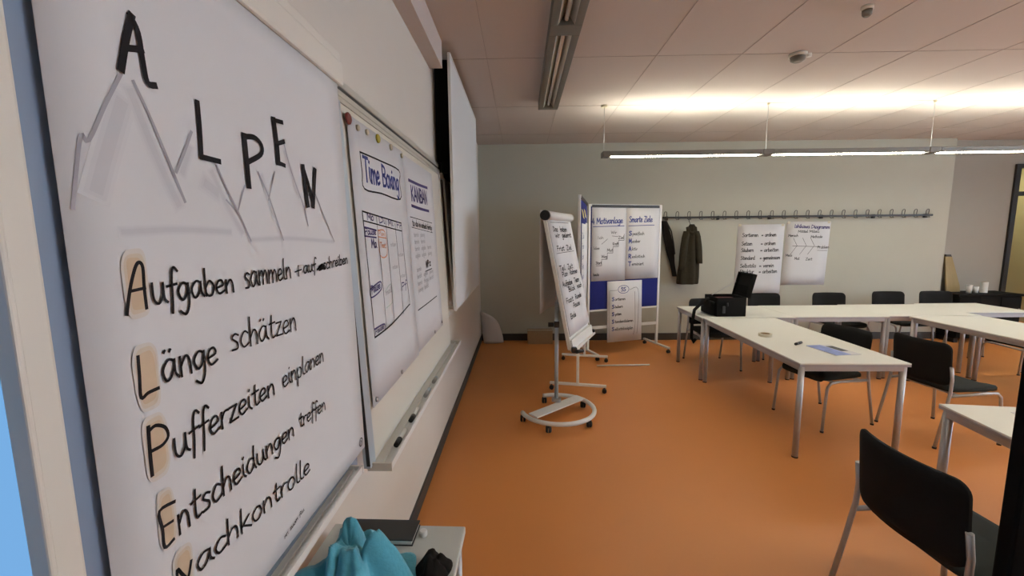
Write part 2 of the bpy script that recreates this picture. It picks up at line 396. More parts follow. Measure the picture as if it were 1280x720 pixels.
mb = MB(); mb.bb(WX, WX+0.014, 0.60, BY, 0, 0.085)
struct('baseboard_left', mb, M['base'], 'dark baseboard of the left wall')
mb = MB(); mb.bb(WX+0.014, 6.45, BY-0.014, BY, 0, 0.11); mb.bb(6.45, 7.54, BY+0.136, BY+0.15, 0, 0.11)
struct('baseboard_back', mb, M['base'], 'dark baseboard of the back wall')
mb = MB(); mb.bb(WX, -0.545, 0.9, 3.16, 2.84, H)
struct('trim_2', mb, M['ceiling'], 'plaster box under the ceiling along the left wall')
# windows
def window(name, label, x0, x1, z0, z1, along, pos, n):
    e = thing(name, label, None); e['kind'] = 'structure'
    def f(a0, a1, c0, c1, b0, b1):
        return (a0, a1, pos+b0, pos+b1, c0, c1) if along == 'X' else (pos+b0, pos+b1, a0, a1, c0, c1)
    m = MB(); g = MB(); t = 0.06
    m.bb(*f(x0, x1, z0, z0+t, -0.06, 0.02)); m.bb(*f(x0, x1, z1-t, z1, -0.06, 0.02))
    for k in range(n+1):
        x = x0+(x1-x0)*k/n
        a, b = (x, x+t) if k == 0 else ((x-t, x) if k == n else (x-t/2, x+t/2))
        m.bb(*f(a, b, z0, z1, -0.06, 0.02)); 
    for k in range(n):
        a = x0+(x1-x0)*k/n+t; b = x0+(x1-x0)*(k+1)/n-t
        m.bb(*f(a, a+0.012, z0+t, z1-t, -0.03, 0.005)); m.bb(*f(b-0.012, b, z0+t, z1-t, -0.03, 0.005))
        m.bb(*f(a, b, z0+t, z0+t+0.012, -0.03, 0.005))
        g.bb(*f(a, b, z0+t, z1-t, -0.03, -0.026))
    if name == 'window_1':
        for a, b in ((0.522, 0.527), (0.549, 0.553)): MB().bb(WX-0.022, WX-0.014, a, b, z0+t, z1-t).build('glazing_bar', M['window_frame'], e)
    m.build('window_frame', M['window_frame'], e); g.build('pane', M['glass'], e)
window('window_1', 'daylit window beside the flipchart sheet at the left', -1.5, 0.74, 0.8, 2.75, 'Y', WX-0.02, 2)
window('window_2', 'row of windows', -1.6, 4.0, 0.85, 2.65, 'Y', RX+0.05, 5)
# glass wall with black frame at the right end of the back wall
e = thing('door_1', 'black framed glass door to the yellow lit corridor', None); e['kind'] = 'structure'
m = MB(); fy0, fy1 = BY+0.12, BY+0.2
m.bb(7.50, 7.57, fy0, fy1, 0, 2.66); m.bb(7.57, RX, fy0, fy1, 2.60, 2.66); m.bb(7.57, RX, fy0, fy1, 2.19, 2.25); m.bb(8.5, 8.56, fy0, fy1, 0, 2.60); m.bb(7.57, RX, fy0, fy1, 0, 0.08)
m.build('door_frame', M['frame_black'], e)
g = MB(); g.bb(7.57, 8.5, BY+0.155, BY+0.162, 0.08, 2.19); g.bb(7.57, RX, BY+0.155, BY+0.162, 2.25, 2.60); g.bb(8.56, RX, BY+0.155, BY+0.162, 0.08, 2.19)
g.build('pane', M['glass'], e)

# ------------------------------------------------------------------ pendant and ceiling lamps
def pendant():
    t = thing('pendant_lamp', 'long lit pendant lamp hanging on wires before the back wall', 'lamp', (0.90, 4.72, 2.49))
    n = 4; L = 1.72
    for k in range(n):
        x0 = k*L+0.06; x1 = (k+1)*L-0.06
        m = MB(); m.bb(x0, x1, -0.065, -0.032, 0.0, 0.048, 0.004); m.bb(x0, x1, 0.032, 0.065, 0.0, 0.048, 0.004); m.bb(x0, x1, -0.032, 0.032, 0.008, 0.024)
        m.build('housing', M['housing'], t)
        MB().bb(x0+0.02, x1-0.02, -0.025, 0.025, -0.006, 0.0079, 0.002).build('diffuser', M['glow_down'], t)
        MB().slab([(x0+0.05, -0.031, 0.0245), (x0+0.05, 0.031, 0.0245), (x0+0.05, 0.0, 0.052)], (x1-x0-0.10, 0, 0)).build('uplight_tube', M['glow_up'], t)
    for k in range(n+1):
        x = k*L
        m = MB(); m.bb(x-0.058 if k else x-0.02, x+0.058, -0.067, 0.067, -0.008, 0.050, 0.006); m.build('connector', M['housing'], t)
        w_ = MB(); w_.tube([(x, 0, 0.050), (x, 0, H-2.49-0.02)], 0.0022, 6)
        ro = MB(); ro.cyl((x, 0, H-2.49-0.011), 0.035 if k == 0 else 0.014, 0.022, 'Z', 18)
        o = w_.build('wire', M['steel'], t); c_ = ro.build('ceiling_rose', M['beige_plastic'], o)
    return t
lamp0 = pendant()
fill_lamp = copy_tree(lamp0); fill_lamp.location.y = 0.85; fill_lamp['label'] = 'added unseen pendant lamp nearer the camera, brightening the front tables'  # unseen lamp added to brighten the near floor and tables
t = thing('ceiling_lamp', 'unlit long grey louvred lamp mounted on the ceiling', 'lamp', (0.29, 4.55, 2.935))
for k in range(4):
    y1 = -k*1.70-0.07; y0 = -(k+1)*1.70+0.07
    m = MB(); m.bb(-0.10, -0.05, y0, y1, 0, 0.085, 0.004); m.bb(0.05, 0.10, y0, y1, 0, 0.085, 0.004); m.bb(-0.05, 0.05, y0, y1, 0.06, 0.085)
    m.build('housing', M['housing'], t)
    m = MB(); 
    m.slab([(-0.05, y0, 0.004), (-0.05, y1, 0.004), (-0.018, y1, 0.056), (-0.018, y0, 0.056)], (0.002, 0, 0.002))
    m.slab([(0.05, y0, 0.004), (0.05, y1, 0.004), (0.018, y1, 0.056), (0.018, y0, 0.056)], (-0.002, 0, 0.002))
    m.build('reflector', M['louver'], t)
    MB().cyl((0, (y0+y1)/2, 0.032), 0.013, y1-y0-0.02, 'Y', 14).build('fluorescent_tube', M['tube_off'], t)
for k in range(5):
    y = -k*1.70
    MB().bb(-0.10, 0.10, y-0.07 if k < 5 else y, y+0.07 if k else y+0.0, 0, 0.085, 0.004).build('connector', M['housing'], t)
def detector(x, y, lab, r):
    t = thing('smoke_detector', lab, 'smoke detector', (x, y, H))
    MB().cyl((0, 0, -0.012), r, 0.024, 'Z', 28).build('base', M['cream_metal'], t)
    MB().tube([(0, 0, -0.024), (0, 0, -0.05), (0, 0, -0.062)], [r*0.85, r*0.78, r*0.45], 28).build('sensor_head', M['housing'], t)
    return t
t = detector(2.13, 3.48, 'larger round smoke detector with small white lamp on the ceiling', 0.062)
MB().cyl((0.085, 0.0, -0.012), 0.018, 0.024, 'Z', 14).build('indicator', M['white_plastic'], t)
detector(2.11, 2.80, 'smaller smoke detector near the upper edge of the photo', 0.032)

# ------------------------------------------------------------------ left wall: rail, whiteboard, flipchart holder, screen
t = thing('wall_rail', 'double aluminium rail on the left wall carrying the boards', 'rail', (WX, 0, 2.14))
MB().bb(0.0, 0.022, 0.45, 3.27, 0.035, 0.062, 0.003).bb(0.0, 0.03, 0.45, 3.27, -0.005, 0.016, 0.003).build('rail', M['alu_warm'], t)
MB().bb(0.0, 0.018, 0.45, 3.27, 0.016, 0.035).build('groove', M['charcoal'], t)
MB().bb(0.0, 0.05, 3.27, 3.33, -0.05, 0.075, 0.004).build('end_cap', M['cream_metal'], t)
def bx(z): return -0.604+(2.12-z)*0.045
def BP(off):
    return lambda y, z: (bx(z)+off, y, z)
tilt = math.atan(0.045)
# whiteboard leaning out a little towards its tray
t = thing('whiteboard', 'large whiteboard on the rail covered with the two handwritten charts', 'whiteboard', (0, 0, 0))
y0, y1, z0, z1 = 1.455, 3.20, 0.85, 2.115
f = BP(0)
MB().slab([f(y0, z0), f(y1, z0), f(y1, z1), f(y0, z1)], (-0.016, 0, 0)).build('board_surface', M['board'], t)
def bar(a0, a1, c0, c1, th=0.02):
    g = BP(0.006); return MB().slab([g(a0, c0), g(a1, c0), g(a1, c1), g(a0, c1)], (-th-0.004, 0, 0))
bar(y0-0.046, y0-0.042, z0+0.0, z1, 0.008).build('frame_dark_strip', M['black'], t)  # thin black strip drawing the dark gap beside the frame
bar(y0-0.042, y0+0.012, z0-0.01, z1).build('frame_side', M['alu'], t)
bar(y1-0.004, y1+0.03, z0+0.2, z1).build('frame_side', M['cream_metal'], t)
bar(y0, y1, z1-0.004, z1+0.012).build('frame_top', M['alu_warm'], t)
m = MB(); g = BP(0)
bz = 0.845
m.bb(bx(bz)-0.012, bx(bz)+0.075, 1.44, 3.22, bz-0.022, bz-0.016); m.bb(bx(bz)+0.068, bx(bz)+0.075, 1.44, 3.22, bz-0.022, bz+0.004); m.bb(bx(bz)+0.030, bx(bz)+0.034, 1.44, 3.22, bz-0.016, bz-0.006)
m.bb(bx(bz)-0.012, bx(bz)-0.004, 1.44, 3.22, bz-0.022, bz+0.01)
tr = m.build('pen_tray', M['white_metal'], t)
MB().bb(bx(bz)-0.012, bx(bz)+0.077, 1.43, 1.44, bz-0.024, bz+0.006).build('tray_end', M['cream_metal'], tr)
MB().bb(bx(bz)-0.012, bx(bz)+0.077, 3.22, 3.235, bz-0.024, bz+0.008).build('tray_end', M['cream_metal'], tr)
# pens in the tray
pen_x = bx(bz)+0.047
for (y, cap, lab, L, body) in ((1.655, 'black', 'white marker with black cap lying nearest in the pen tray', 0.13, 'white_plastic'),
                        (1.88, 'black', 'second white marker with black cap in the pen tray', 0.13, 'white_plastic'),
                        (2.16, 'steel', 'slim grey pen behind the two markers in the tray', 0.10, 'alu'),
                        (2.36, 'steel', 'farthest short grey pen in the tray', 0.08, 'alu')):
    t2 = thing('marker_pen', lab, 'marker', (pen_x, y, bz-0.005), 0, 'markers in the pen tray')
    MB().cyl((0, 0.02, 0), 0.010, L-0.05, 'Y', 12).build('barrel', M[body], t2)
    MB().tube([(0, 0.02-(L-0.05)/2, 0), (0, 0.02-(L-0.05)/2-0.05, 0)], [0.0115, 0.0105], 12).build('cap', M[cap], t2)
# paper charts on the whiteboard
def chart_sheet(name, lab, ya, yb, za, zb, off):
    t = thing(name, lab, 'chart', (0, 0, 0), 0, 'charts on the whiteboard')
    f = BP(off)
    paper(lambda u, v: f((ya[0]*(1-v)+ya[1]*v)+(yb-(ya[0]*(1-v)+ya[1]*v))*u, za+(zb-za)*v), 6, 8, 0.0004, (-1, 0, 0)).build('paper_sheet', M['paper'], t)
    return t
def strokes(t, name, mt, lst, fn, wscale=1.0):
    m = MB()
    for n, w_, pts in lst: m.ribbon(pts, w_*wscale, fn)
    return m.build(name, M[mt], t)
TB = [
  ('box', 0.007, [(1.5917, 1.9715), (1.5963, 1.9007), (1.6043, 1.8407), (1.8011, 1.8419), (2.0792, 1.8417), (2.0903, 1.9226), (2.0942, 1.9798), (1.8191, 1.9785), (1.5917, 1.9715)]),
  ('tab', 0.006, [(1.5587, 1.7558), (2.0575, 1.7261)]),
  ('tab2', 0.005, [(1.5652, 1.7214), (2.0593, 1.6879)]),
  ('tabl', 0.006, [(1.5587, 1.7558), (1.5633, 1.5328), (1.5634, 1.2828)]),
  ('v1', 0.004, [(1.7062, 1.7418), (1.7113, 1.5199), (1.7061, 1.2883)]),
  ('v2', 0.004, [(1.8209, 1.7298), (1.8228, 1.5102), (1.8179, 1.2993)]),
  ('v3', 0.004, [(1.9535, 1.7197), (1.9607, 1.5356), (1.9675, 1.2999)]),
  ('v4', 0.005, [(2.0575, 1.7261), (2.0656, 1.5285), (2.0919, 1.3338)]),
  ('bot', 0.007, [(1.5634, 1.2828), (1.781, 1.2893), (2.0894, 1.326)]),
  ('u1', 0.007, [(1.5669, 1.6981), (1.6914, 1.6878)]),
  ('u2', 0.006, [(1.5585, 1.6659), (1.6837, 1.6593)]),
  ('u3', 0.008, [(1.6005, 1.6418), (1.676, 1.6311)]),
  ('n1', 0.006, [(1.5622, 1.4668), (1.682, 1.4838), (1.6826, 1.4513), (1.5704, 1.4353), (1.5622, 1.4668)]),
  ('n2', 0.007, [(1.5632, 1.3138), (1.6821, 1.3102), (1.6853, 1.2863)]),
  ('o', 0.005, [(1.71, 1.688), (1.797, 1.6822), (1.8016, 1.5874), (1.711, 1.5883), (1.71, 1.688)]),
  ('o2', 0.004, [(1.7124, 1.6624), (1.8103, 1.6552)]),
  ('g1', 0.004, [(1.7274, 1.4355), (1.8189, 1.4583), (1.8318, 1.386), (1.7287, 1.3681)]),
  ('d', 0.008, [(1.973, 1.4481), (2.0706, 1.4531)]),
  ('day', 0.008, [(1.5777, 1.7393), (1.6095, 1.7378)]),
  ('day2', 0.008, [(1.731, 1.73), (1.7694, 1.7281)]),
  ('day3', 0.008, [(1.9625, 1.7089), (2.012, 1.7062)]),
  ('seam', 0.006, [(2.1503, 2.0767), (2.1776, 1.6033), (2.2029, 1.0248)]),
  ('k1', 0.016, [(2.2742, 1.9571), (2.4987, 1.9582), (2.7287, 1.9648)]),
  ('k2', 0.016, [(2.2965, 1.8259), (2.4906, 1.8208), (2.7226, 1.8198)]),
  ('kt', 0.005, [(2.2446, 1.7645), (2.7912, 1.7462)]),
  ('kt2', 0.004, [(2.2594, 1.7107), (2.793, 1.684)]),
  ('kb', 0.008, [(2.2483, 1.265), (2.4592, 1.2656), (2.7652, 1.2692)]),
  ('c1', 0.01, [(2.2842, 1.6856), (2.3924, 1.6417), (2.4027, 1.5056), (2.3759, 1.3712)]),
]
ch = chart_sheet('flipchart_sheet', 'white paper chart headed Time Boxing on the whiteboard', (1.485, 1.50), 2.190, 1.035, 2.085, 0.010)
f = BP(0.0112)
strokes(ch, 'black_drawing', 'ink', [s for s in TB if s[0] in ('box', 'tab', 'tab2', 'tabl', 'v1', 'v2', 'v3', 'v4', 'bot')], f)
strokes(ch, 'violet_writing', 'ink_violet', [s for s in TB if s[0] in ('u1', 'u2', 'n1', 'n2')], f)
strokes(ch, 'orange_drawing', 'ink_orange', [s for s in TB if s[0] in ('o', 'o2')], f)
strokes(ch, 'green_drawing', 'ink_green', [s for s in TB if s[0] in ('g1',)], f)
m = MB(); write(m, 'Time Boxing', (1.615, 1.872), (2.075, 1.882), 0.052, 0.050, 0.013, f); m.build('blue_heading', M['ink_blue'], ch)
m = MB()
for (y, s_) in ((1.60, 'Mo'), (1.735, 'Di'), (1.85, 'Mi'), (1.98, 'Fr')): write(m, s_, (y, 1.727-(y-1.6)*0.065), (y+0.075, 1.725-(y-1.6)*0.065), 0.016, 0.016, 0.005, f)
write(m, 'Pause', (1.575, 1.448), (1.675, 1.458), 0.018, 0.018, 0.005, f); write(m, 'Pause', (1.575, 1.292), (1.675, 1.294), 0.012, 0.012, 0.004, f)
write(m, '8.', (1.51, 1.69), (1.55, 1.69), 0.015, 0.015, 0.005, f) if '8' in G else None
write(m, 'Pause', (1.565, 1.672), (1.685, 1.67), 0.014, 0.014, 0.005, f); write(m, 'Ma', (1.62, 1.622), (1.68, 1.62), 0.02, 0.02, 0.006, f)
write(m, 'Pf', (1.975, 1.41), (2.06, 1.415), 0.02, 0.02, 0.005, f)
m.build('small_writing', M['ink_violet'], ch)
m = MB(); write(m, 'Plan', (1.72, 1.67), (1.79, 1.665), 0.010, 0.01, 0.003, f); write(m, 'Text', (1.722, 1.62), (1.79, 1.615), 0.012, 0.012, 0.004, f); m.build('orange_writing', M['ink_orange'], ch)
m = MB(); 
for i in range(4): write(m, 'notizen', (1.86+0.11*(i % 2), 1.62-0.05*i), (1.94+0.11*(i % 2), 1.62-0.05*i), 0.010, 0.010, 0.003, f)
write(m, 'mail', (1.735, 1.42), (1.815, 1.425), 0.014, 0.014, 0.004, f); m.build('pale_writing', M['ink_pale'], ch); ink_in(ch)
ch = chart_sheet('flipchart_sheet', 'white paper chart headed KANBAN on the whiteboard, right of the Time Boxing chart', (2.20, 2.195), 2.90, 1.045, 2.075, 0.0085)
f = BP(0.0097)
strokes(ch, 'violet_bars', 'ink_violet', [s for s in TB if s[0] in ('k1', 'k2')], f)
strokes(ch, 'black_drawing', 'ink', [s for s in TB if s[0] in ('kt', 'kt2', 'kb')], f, 0.8)
m = MB(); write(m, 'KANBAN', (2.305, 1.856), (2.70, 1.86), 0.045, 0.045, 0.014, f); m.build('heading', M['ink_violet'], ch)
m = MB(); write(m, 'to do in arbeit fertig', (2.28, 1.72), (2.77, 1.70), 0.020, 0.018, 0.006, f)
write(m, 'WIP 3'.replace('3', 'zz'), (2.52, 1.475), (2.66, 1.48), 0.024, 0.024, 0.007, f); m.ribbon([(2.50, 1.455), (2.68, 1.458)], 0.006, f)
m.build('black_writing', M['ink'], ch)
m = MB()
rn = random.Random(3)
for cx in (2.29, 2.44, 2.60):
    for i in range(9):
        z = 1.66-0.038*i
        if rn.random() < (0.9 if cx < 2.5 else 0.45) and not (cx > 2.4 and 1.44 < z < 1.52): write(m, rn.choice(['aufgabe', 'planung', 'thema', 'bericht', 'termin']), (cx, z), (cx+0.11, z+0.002), 0.013, 0.013, 0.006, f)
m.build('pale_writing', M['ink_pale'], ch); ink_in(ch)
# magnets
mg = ((1.503, 2.066, 'red', 'dark red round magnet at the top left corner of the Time Boxing chart', 0.020), (1.585, 2.055, 'beige_plastic', 'pale magnet right of the dark red one', 0.011), (1.68, 2.062, 'beige_plastic', 'pale magnet left of the yellow one', 0.011),
      (1.808, 2.066, 'yellow', 'olive yellow magnet on the Time Boxing chart', 0.018), (1.985, 2.066, 'beige_plastic', 'beige magnet right of the yellow one', 0.014), (2.16, 2.06, 'beige_plastic', 'beige magnet where the two charts meet', 0.012))
for (y, z, c_, lab, r) in mg:
    m = MB(); q = BP(0.011)(y, z); m.tube([q, (q[0]+0.006, y, z+0.0003), (q[0]+0.009, y, z+0.0004)], [r, r, r*0.8], 20)
    tag(m.build('magnet', M[c_]), lab, 'magnet', 'magnets on the whiteboard')
for (y, z, lab) in ((1.52, 1.055, 'lower left small grey magnet below the Time Boxing chart'), (1.86, 1.05, 'small grey magnet at the foot of the Time Boxing chart'), (2.62, 1.06, 'small grey magnet under the KANBAN chart'), (2.86, 1.075, 'small grey magnet at the right foot of the KANBAN chart')):
    m = MB(); q = BP(0.011)(y, z); m.tube([q, (q[0]+0.006, y, z+0.0003)], [0.010, 0.008], 14)
    tag(m.build('magnet', M['steel']), lab, 'magnet', 'magnets on the whiteboard')

# flipchart holder in front of the whiteboard, with the ALPEN sheet
t = thing('flipchart_holder', 'wall flipchart holder with clamp bar and pen tray carrying the ALPEN sheet', 'flipchart', (-0.45, 0, 0))
m = MB(); m.bb(-0.030, -0.006, 0.385, 1.10, 1.03, 2.10, 0.003); m.build('back_panel', M['board_edge'], t)
m = MB(); m.bb(-0.016, 0.001, 0.360, 0.390, 1.02, 2.11, 0.004); m.bb(-0.016, 0.004, 0.356, 0.362, 1.02, 2.11, 0.002); m.build('side_frame', M['cream_metal'], t)
m = MB(); m.bb(-0.034, 0.010, 0.356, 1.112, 2.037, 2.094, 0.006); m.bb(-0.034, 0.004, 0.356, 1.112, 2.094, 2.118, 0.004); m.build('clamp_bar', M['cream_metal'], t)
MB().bb(-0.186, -0.034, 0.70, 0.73, 2.09, 2.112, 0.003).build('bracket', M['alu_warm'], t)
MB().bb(-0.186, -0.034, 1.06, 1.09, 2.09, 2.112, 0.003).build('bracket', M['alu_warm'], t)
m = MB(); m.bb(-0.03, 0.032, 0.34, 1.035, 1.050, 1.056); m.bb(0.026, 0.032, 0.34, 1.035, 1.056, 1.068); m.bb(-0.03, -0.022, 0.34, 1.035, 1.046, 1.066); m.bb(0.008, 0.011, 0.34, 1.035, 1.056, 1.061)
tr = m.build('pen_tray', M['white_metal'], t)
MB().bb(-0.03, 0.034, 1.035, 1.043, 1.048, 1.068, 0.002).build('tray_end', M['white_metal'], tr)
XP = -0.45
PF = lambda off: (lambda y, z: (XP+0.0025+off, y, z))
t = thing('flipchart_sheet', 'big white ALPEN sheet with drawn mountains hanging nearest at the left', 'chart', (0, 0, 0))
yl, = (0.4105,)
def pe(v):   # right edge
    return 1.0865+(1.1349-1.0865)*(1-v)
f0 = PF(0)
def sheet(u, v):
    z = 1.070+(2.036-1.070)*v; return f0(yl+(pe(v)-yl)*u, z+(0.014*(1-u)*(1-v)))
paper(sheet, 10, 24, 0.0005, (-1, 0, 0)).build('paper_sheet', M['paper'], t)
fi, fm = PF(0.0017), PF(0.0010)
WORDS = [
  ('ufgaben', (0.4975, 1.5835), (0.6481, 1.5811), 0.0259, 0.0186),
  ('sammeln', (0.6713, 1.5819), (0.8131, 1.5859), 0.0256, 0.0201),
  ('auf', (0.8592, 1.5895), (0.914, 1.5916), 0.0147, 0.0156),
  ('schreiben', (0.9476, 1.5906), (1.0861, 1.596), 0.0144, 0.0143),
  ('änge', (0.5005, 1.4851), (0.5979, 1.4818), 0.0266, 0.0245),
  ('schätzen', (0.6266, 1.4895), (0.8193, 1.4812), 0.0256, 0.0252),
  ('ufferzeiten', (0.5038, 1.3817), (0.7316, 1.3839), 0.0274, 0.0201),
  ('einplanen', (0.7549, 1.3843), (0.923, 1.3857), 0.0207, 0.0197),
  ('ntscheidungen', (0.4969, 1.2821), (0.7826, 1.2793), 0.0266, 0.0186),
  ('treffen', (0.8013, 1.2837), (0.9155, 1.2754), 0.0174, 0.0180),
  ('achkontrolle', (0.5195, 1.2076), (0.8315, 1.1735), 0.0216, 0.0216),
]
CAPS = [
  ('A1', 0.006, [(0.4636, 1.579), (0.4711, 1.6064), (0.4802, 1.6294), (0.4862, 1.6364), (0.4907, 1.6305), (0.4895, 1.6059), (0.4896, 1.5819)]),
  ('A1b', 0.005, [(0.4718, 1.6044), (0.4906, 1.6058)]),
  ('L', 0.006, [(0.4708, 1.5276), (0.4698, 1.5048), (0.4685, 1.479), (0.4784, 1.4811), (0.493, 1.4816)]),
  ('P', 0.007, [(0.473, 1.4405), (0.4712, 1.4101), (0.4706, 1.3808)]),
  ('P2', 0.006, [(0.4723, 1.4348), (0.4826, 1.438), (0.4955, 1.4298), (0.4986, 1.4167), (0.4893, 1.4098), (0.4755, 1.4098)]),
  ('E', 0.006, [(0.4968, 1.329), (0.4742, 1.3314), (0.4755, 1.3059), (0.4758, 1.2819), (0.4893, 1.2823)]),
  ('E2', 0.005, [(0.4747, 1.3087), (0.4912, 1.3064)]),
  ('N', 0.006, [(0.4879, 1.2147), (0.4887, 1.2401), (0.496, 1.2269), (0.5038, 1.2154), (0.5117, 1.2334)]),
  ('plus', 0.004, [(0.8398, 1.6074), (0.8399, 1.5864)]),
  ('plus2', 0.004, [(0.8261, 1.5957), (0.8509, 1.5985)]),
  ('scr', 0.006, [(0.9179, 1.593), (0.9456, 1.6034), (0.922, 1.5962), (0.9528, 1.5993), (0.9249, 1.5907), (0.9562, 1.5954)]),
]
TITLE = [
  ('A', 0.0095, [(0.493, 1.853), (0.5033, 1.8877), (0.5143, 1.9184)]),
  ('A2', 0.0078, [(0.5123, 1.9183), (0.5206, 1.9039), (0.5229, 1.8739), (0.5261, 1.8498), (0.5373, 1.8498)]),
  ('A3', 0.0075, [(0.5011, 1.8783), (0.5234, 1.8857)]),
  ('L', 0.0085, [(0.6054, 1.8503), (0.6052, 1.8162), (0.6029, 1.7768)]),
  ('L2', 0.008, [(0.6029, 1.7768), (0.6391, 1.7764)]),
  ('P', 0.0125, [(0.7024, 1.8272), (0.7033, 1.7896), (0.7039, 1.7488)]),
  ('P2', 0.009, [(0.7022, 1.8259), (0.7297, 1.8307), (0.7482, 1.8214), (0.7439, 1.8059), (0.7092, 1.7881)]),
  ('E', 0.014, [(0.7911, 1.8749), (0.7955, 1.8338), (0.7962, 1.8011)]),
  ('E1', 0.008, [(0.7911, 1.8749), (0.8198, 1.878)]),
  ('E2', 0.008, [(0.7929, 1.8333), (0.8204, 1.8433)]),
  ('E3', 0.008, [(0.7935, 1.8007), (0.817, 1.7987)]),
  ('N', 0.015, [(0.8859, 1.8064), (0.8899, 1.765), (0.8951, 1.7311)]),
  ('N2', 0.012, [(0.8859, 1.8064), (0.9068, 1.7668), (0.9191, 1.731)]),
  ('N3', 0.014, [(0.9191, 1.731), (0.9279, 1.7691), (0.9368, 1.8075)]),
]
MOUNT = [
  ('m0', 0.006, [(0.4922, 1.8467), (0.4697, 1.8085), (0.4463, 1.7659), (0.4387, 1.769), (0.4291, 1.7311), (0.4213, 1.695)]),
  ('m1', 0.006, [(0.5076, 1.8443), (0.5304, 1.7982), (0.566, 1.7124)]),
  ('m2', 0.006, [(0.5565, 1.7494), (0.5751, 1.7802), (0.5897, 1.8072)]),
  ('m3', 0.005, [(0.6332, 1.7696), (0.6495, 1.7391), (0.6722, 1.7043), (0.6979, 1.6587)]),
  ('m4', 0.004, [(0.6471, 1.721), (0.6736, 1.7007)]),
  ('m5', 0.004, [(0.6727, 1.7081), (0.6937, 1.7477)]),
  ('m6', 0.004, [(0.733, 1.7748), (0.7615, 1.7302), (0.7952, 1.6589)]),
  ('m7', 0.004, [(0.7567, 1.7298), (0.7834, 1.782)]),
  ('m8', 0.004, [(0.8202, 1.8418), (0.8411, 1.7903), (0.8809, 1.7236), (0.8925, 1.6878)]),
  ('m9', 0.004, [(0.9303, 1.7608), (0.975, 1.7024), (1.014, 1.6525)]),
  ('m10', 0.004, [(0.8805, 1.7203), (0.9056, 1.7584)]),
]
SMUDGE = [
  ('s0', 0.035, [(0.4888, 1.814), (0.4648, 1.7573), (0.4491, 1.7175)]),
  ('s1', 0.022, [(0.5028, 1.8313), (0.5265, 1.769), (0.5549, 1.7084)]),
  ('s2', 0.018, [(0.5672, 1.751), (0.5839, 1.785)]),
  ('s3', 0.014, [(0.4719, 1.6715), (0.5505, 1.6752), (0.6495, 1.6728)]),
  ('s4', 0.012, [(0.696, 1.66), (0.8177, 1.6617), (1.0097, 1.6526)]),
  ('s5', 0.016, [(0.6221, 1.7589), (0.6436, 1.7207), (0.6776, 1.673)]),
  ('s6', 0.014, [(0.7434, 1.7696), (0.77, 1.7024)]),
  ('s7', 0.014, [(0.8233, 1.8248), (0.8651, 1.7465)]),
  ('s8', 0.03, [(0.6086, 1.7403), (0.6281, 1.731)]),
]
HIGH = [
  ('A', 0, [(0.4655, 1.6449), (0.4908, 1.6474), (0.4957, 1.6196), (0.4967, 1.5777), (0.4687, 1.5734), (0.4656, 1.6089)]),
  ('L', 0, [(0.466, 1.5375), (0.4933, 1.535), (0.4972, 1.4955), (0.4966, 1.4648), (0.4646, 1.465), (0.4643, 1.5019)]),
  ('P', 0, [(0.4664, 1.4475), (0.4948, 1.4427), (0.4988, 1.4092), (0.4978, 1.3742), (0.4658, 1.3776), (0.4647, 1.4186)]),
  ('E', 0, [(0.4708, 1.3485), (0.4965, 1.3457), (0.4973, 1.3142), (0.497, 1.2831), (0.4729, 1.2777), (0.4711, 1.3167)]),
  ('N', 0, [(0.4851, 1.26), (0.5117, 1.2544), (0.5161, 1.2249), (0.515, 1.2056), (0.4883, 1.2085), (0.4849, 1.24)]),
]
for k_, (sc, mt_) in enumerate(((1.0, 'smudge_light'), (0.72, 'smudge_mid'), (0.42, 'smudge_dark'))):
    m = MB()
    for n, w_, pts in SMUDGE: m.ribbon(pts, w_*sc, PF(0.0004+0.0002*k_))
    m.build('smudge', M[mt_], t)
for k_, (sc, mt_) in enumerate(((1.0, 'ochre_light'), (0.86, 'ochre_mid'), (0.70, 'highlight'))):
    m = MB()
    for n, w_, pts in HIGH:
        cy = sum(p[0] for p in pts)/len(pts); cz = sum(p[1] for p in pts)/len(pts); P = []
        hw = (max(p[0] for p in pts)-min(p[0] for p in pts))/2*1.05-0.003*k_; hh = (max(p[1] for p in pts)-min(p[1] for p in pts))/2*1.08-0.004*k_
        for k in range(48):
            a = 2*PI*k/48; ca, sa = math.cos(a), math.sin(a); e_ = 0.5
            P.append(PF(0.0014+0.0001*k_)(cy+hw*math.copysign(abs(ca)**e_, ca)*(1+0.05*math.sin(3*a+cz*50+k_)), cz+hh*math.copysign(abs(sa)**e_, sa)*(1+0.05*math.sin(2*a+cz*70+k_))))
        m.poly(P)
    m.build('ochre_highlight', M[mt_], t)
strokes(t, 'mountain_drawing', 'ink_grey', MOUNT, fm, 0.75)
strokes(t, 'heading', 'ink', TITLE, fi)
m = MB()
for n, w_, pts in CAPS: m.ribbon(pts, w_*0.75, fi)
for (s_, p, q, h0, h1) in WORDS: write(m, s_, p, q, h0, h1, 0.0036 if p[0] < 0.6 else 0.0033, fi)
m.build('handwriting', M['ink'], t)
m = MB()
m.ribbon([(1.105+0.011*math.cos(a*PI/6), 1.0985+0.011*math.sin(a*PI/6)) for a in range(13)], 0.0025, fi); m.ribbon([(1.101, 1.092), (1.104, 1.104), (1.109, 1.096)], 0.0022, fi)
write(m, 'nr. zuom fiiu', (0.722, 1.103), (0.795, 1.110), 0.0045, 0.0045, 0.0016, fi)
m.build('small_print', M['ink'], t); ink_in(t)

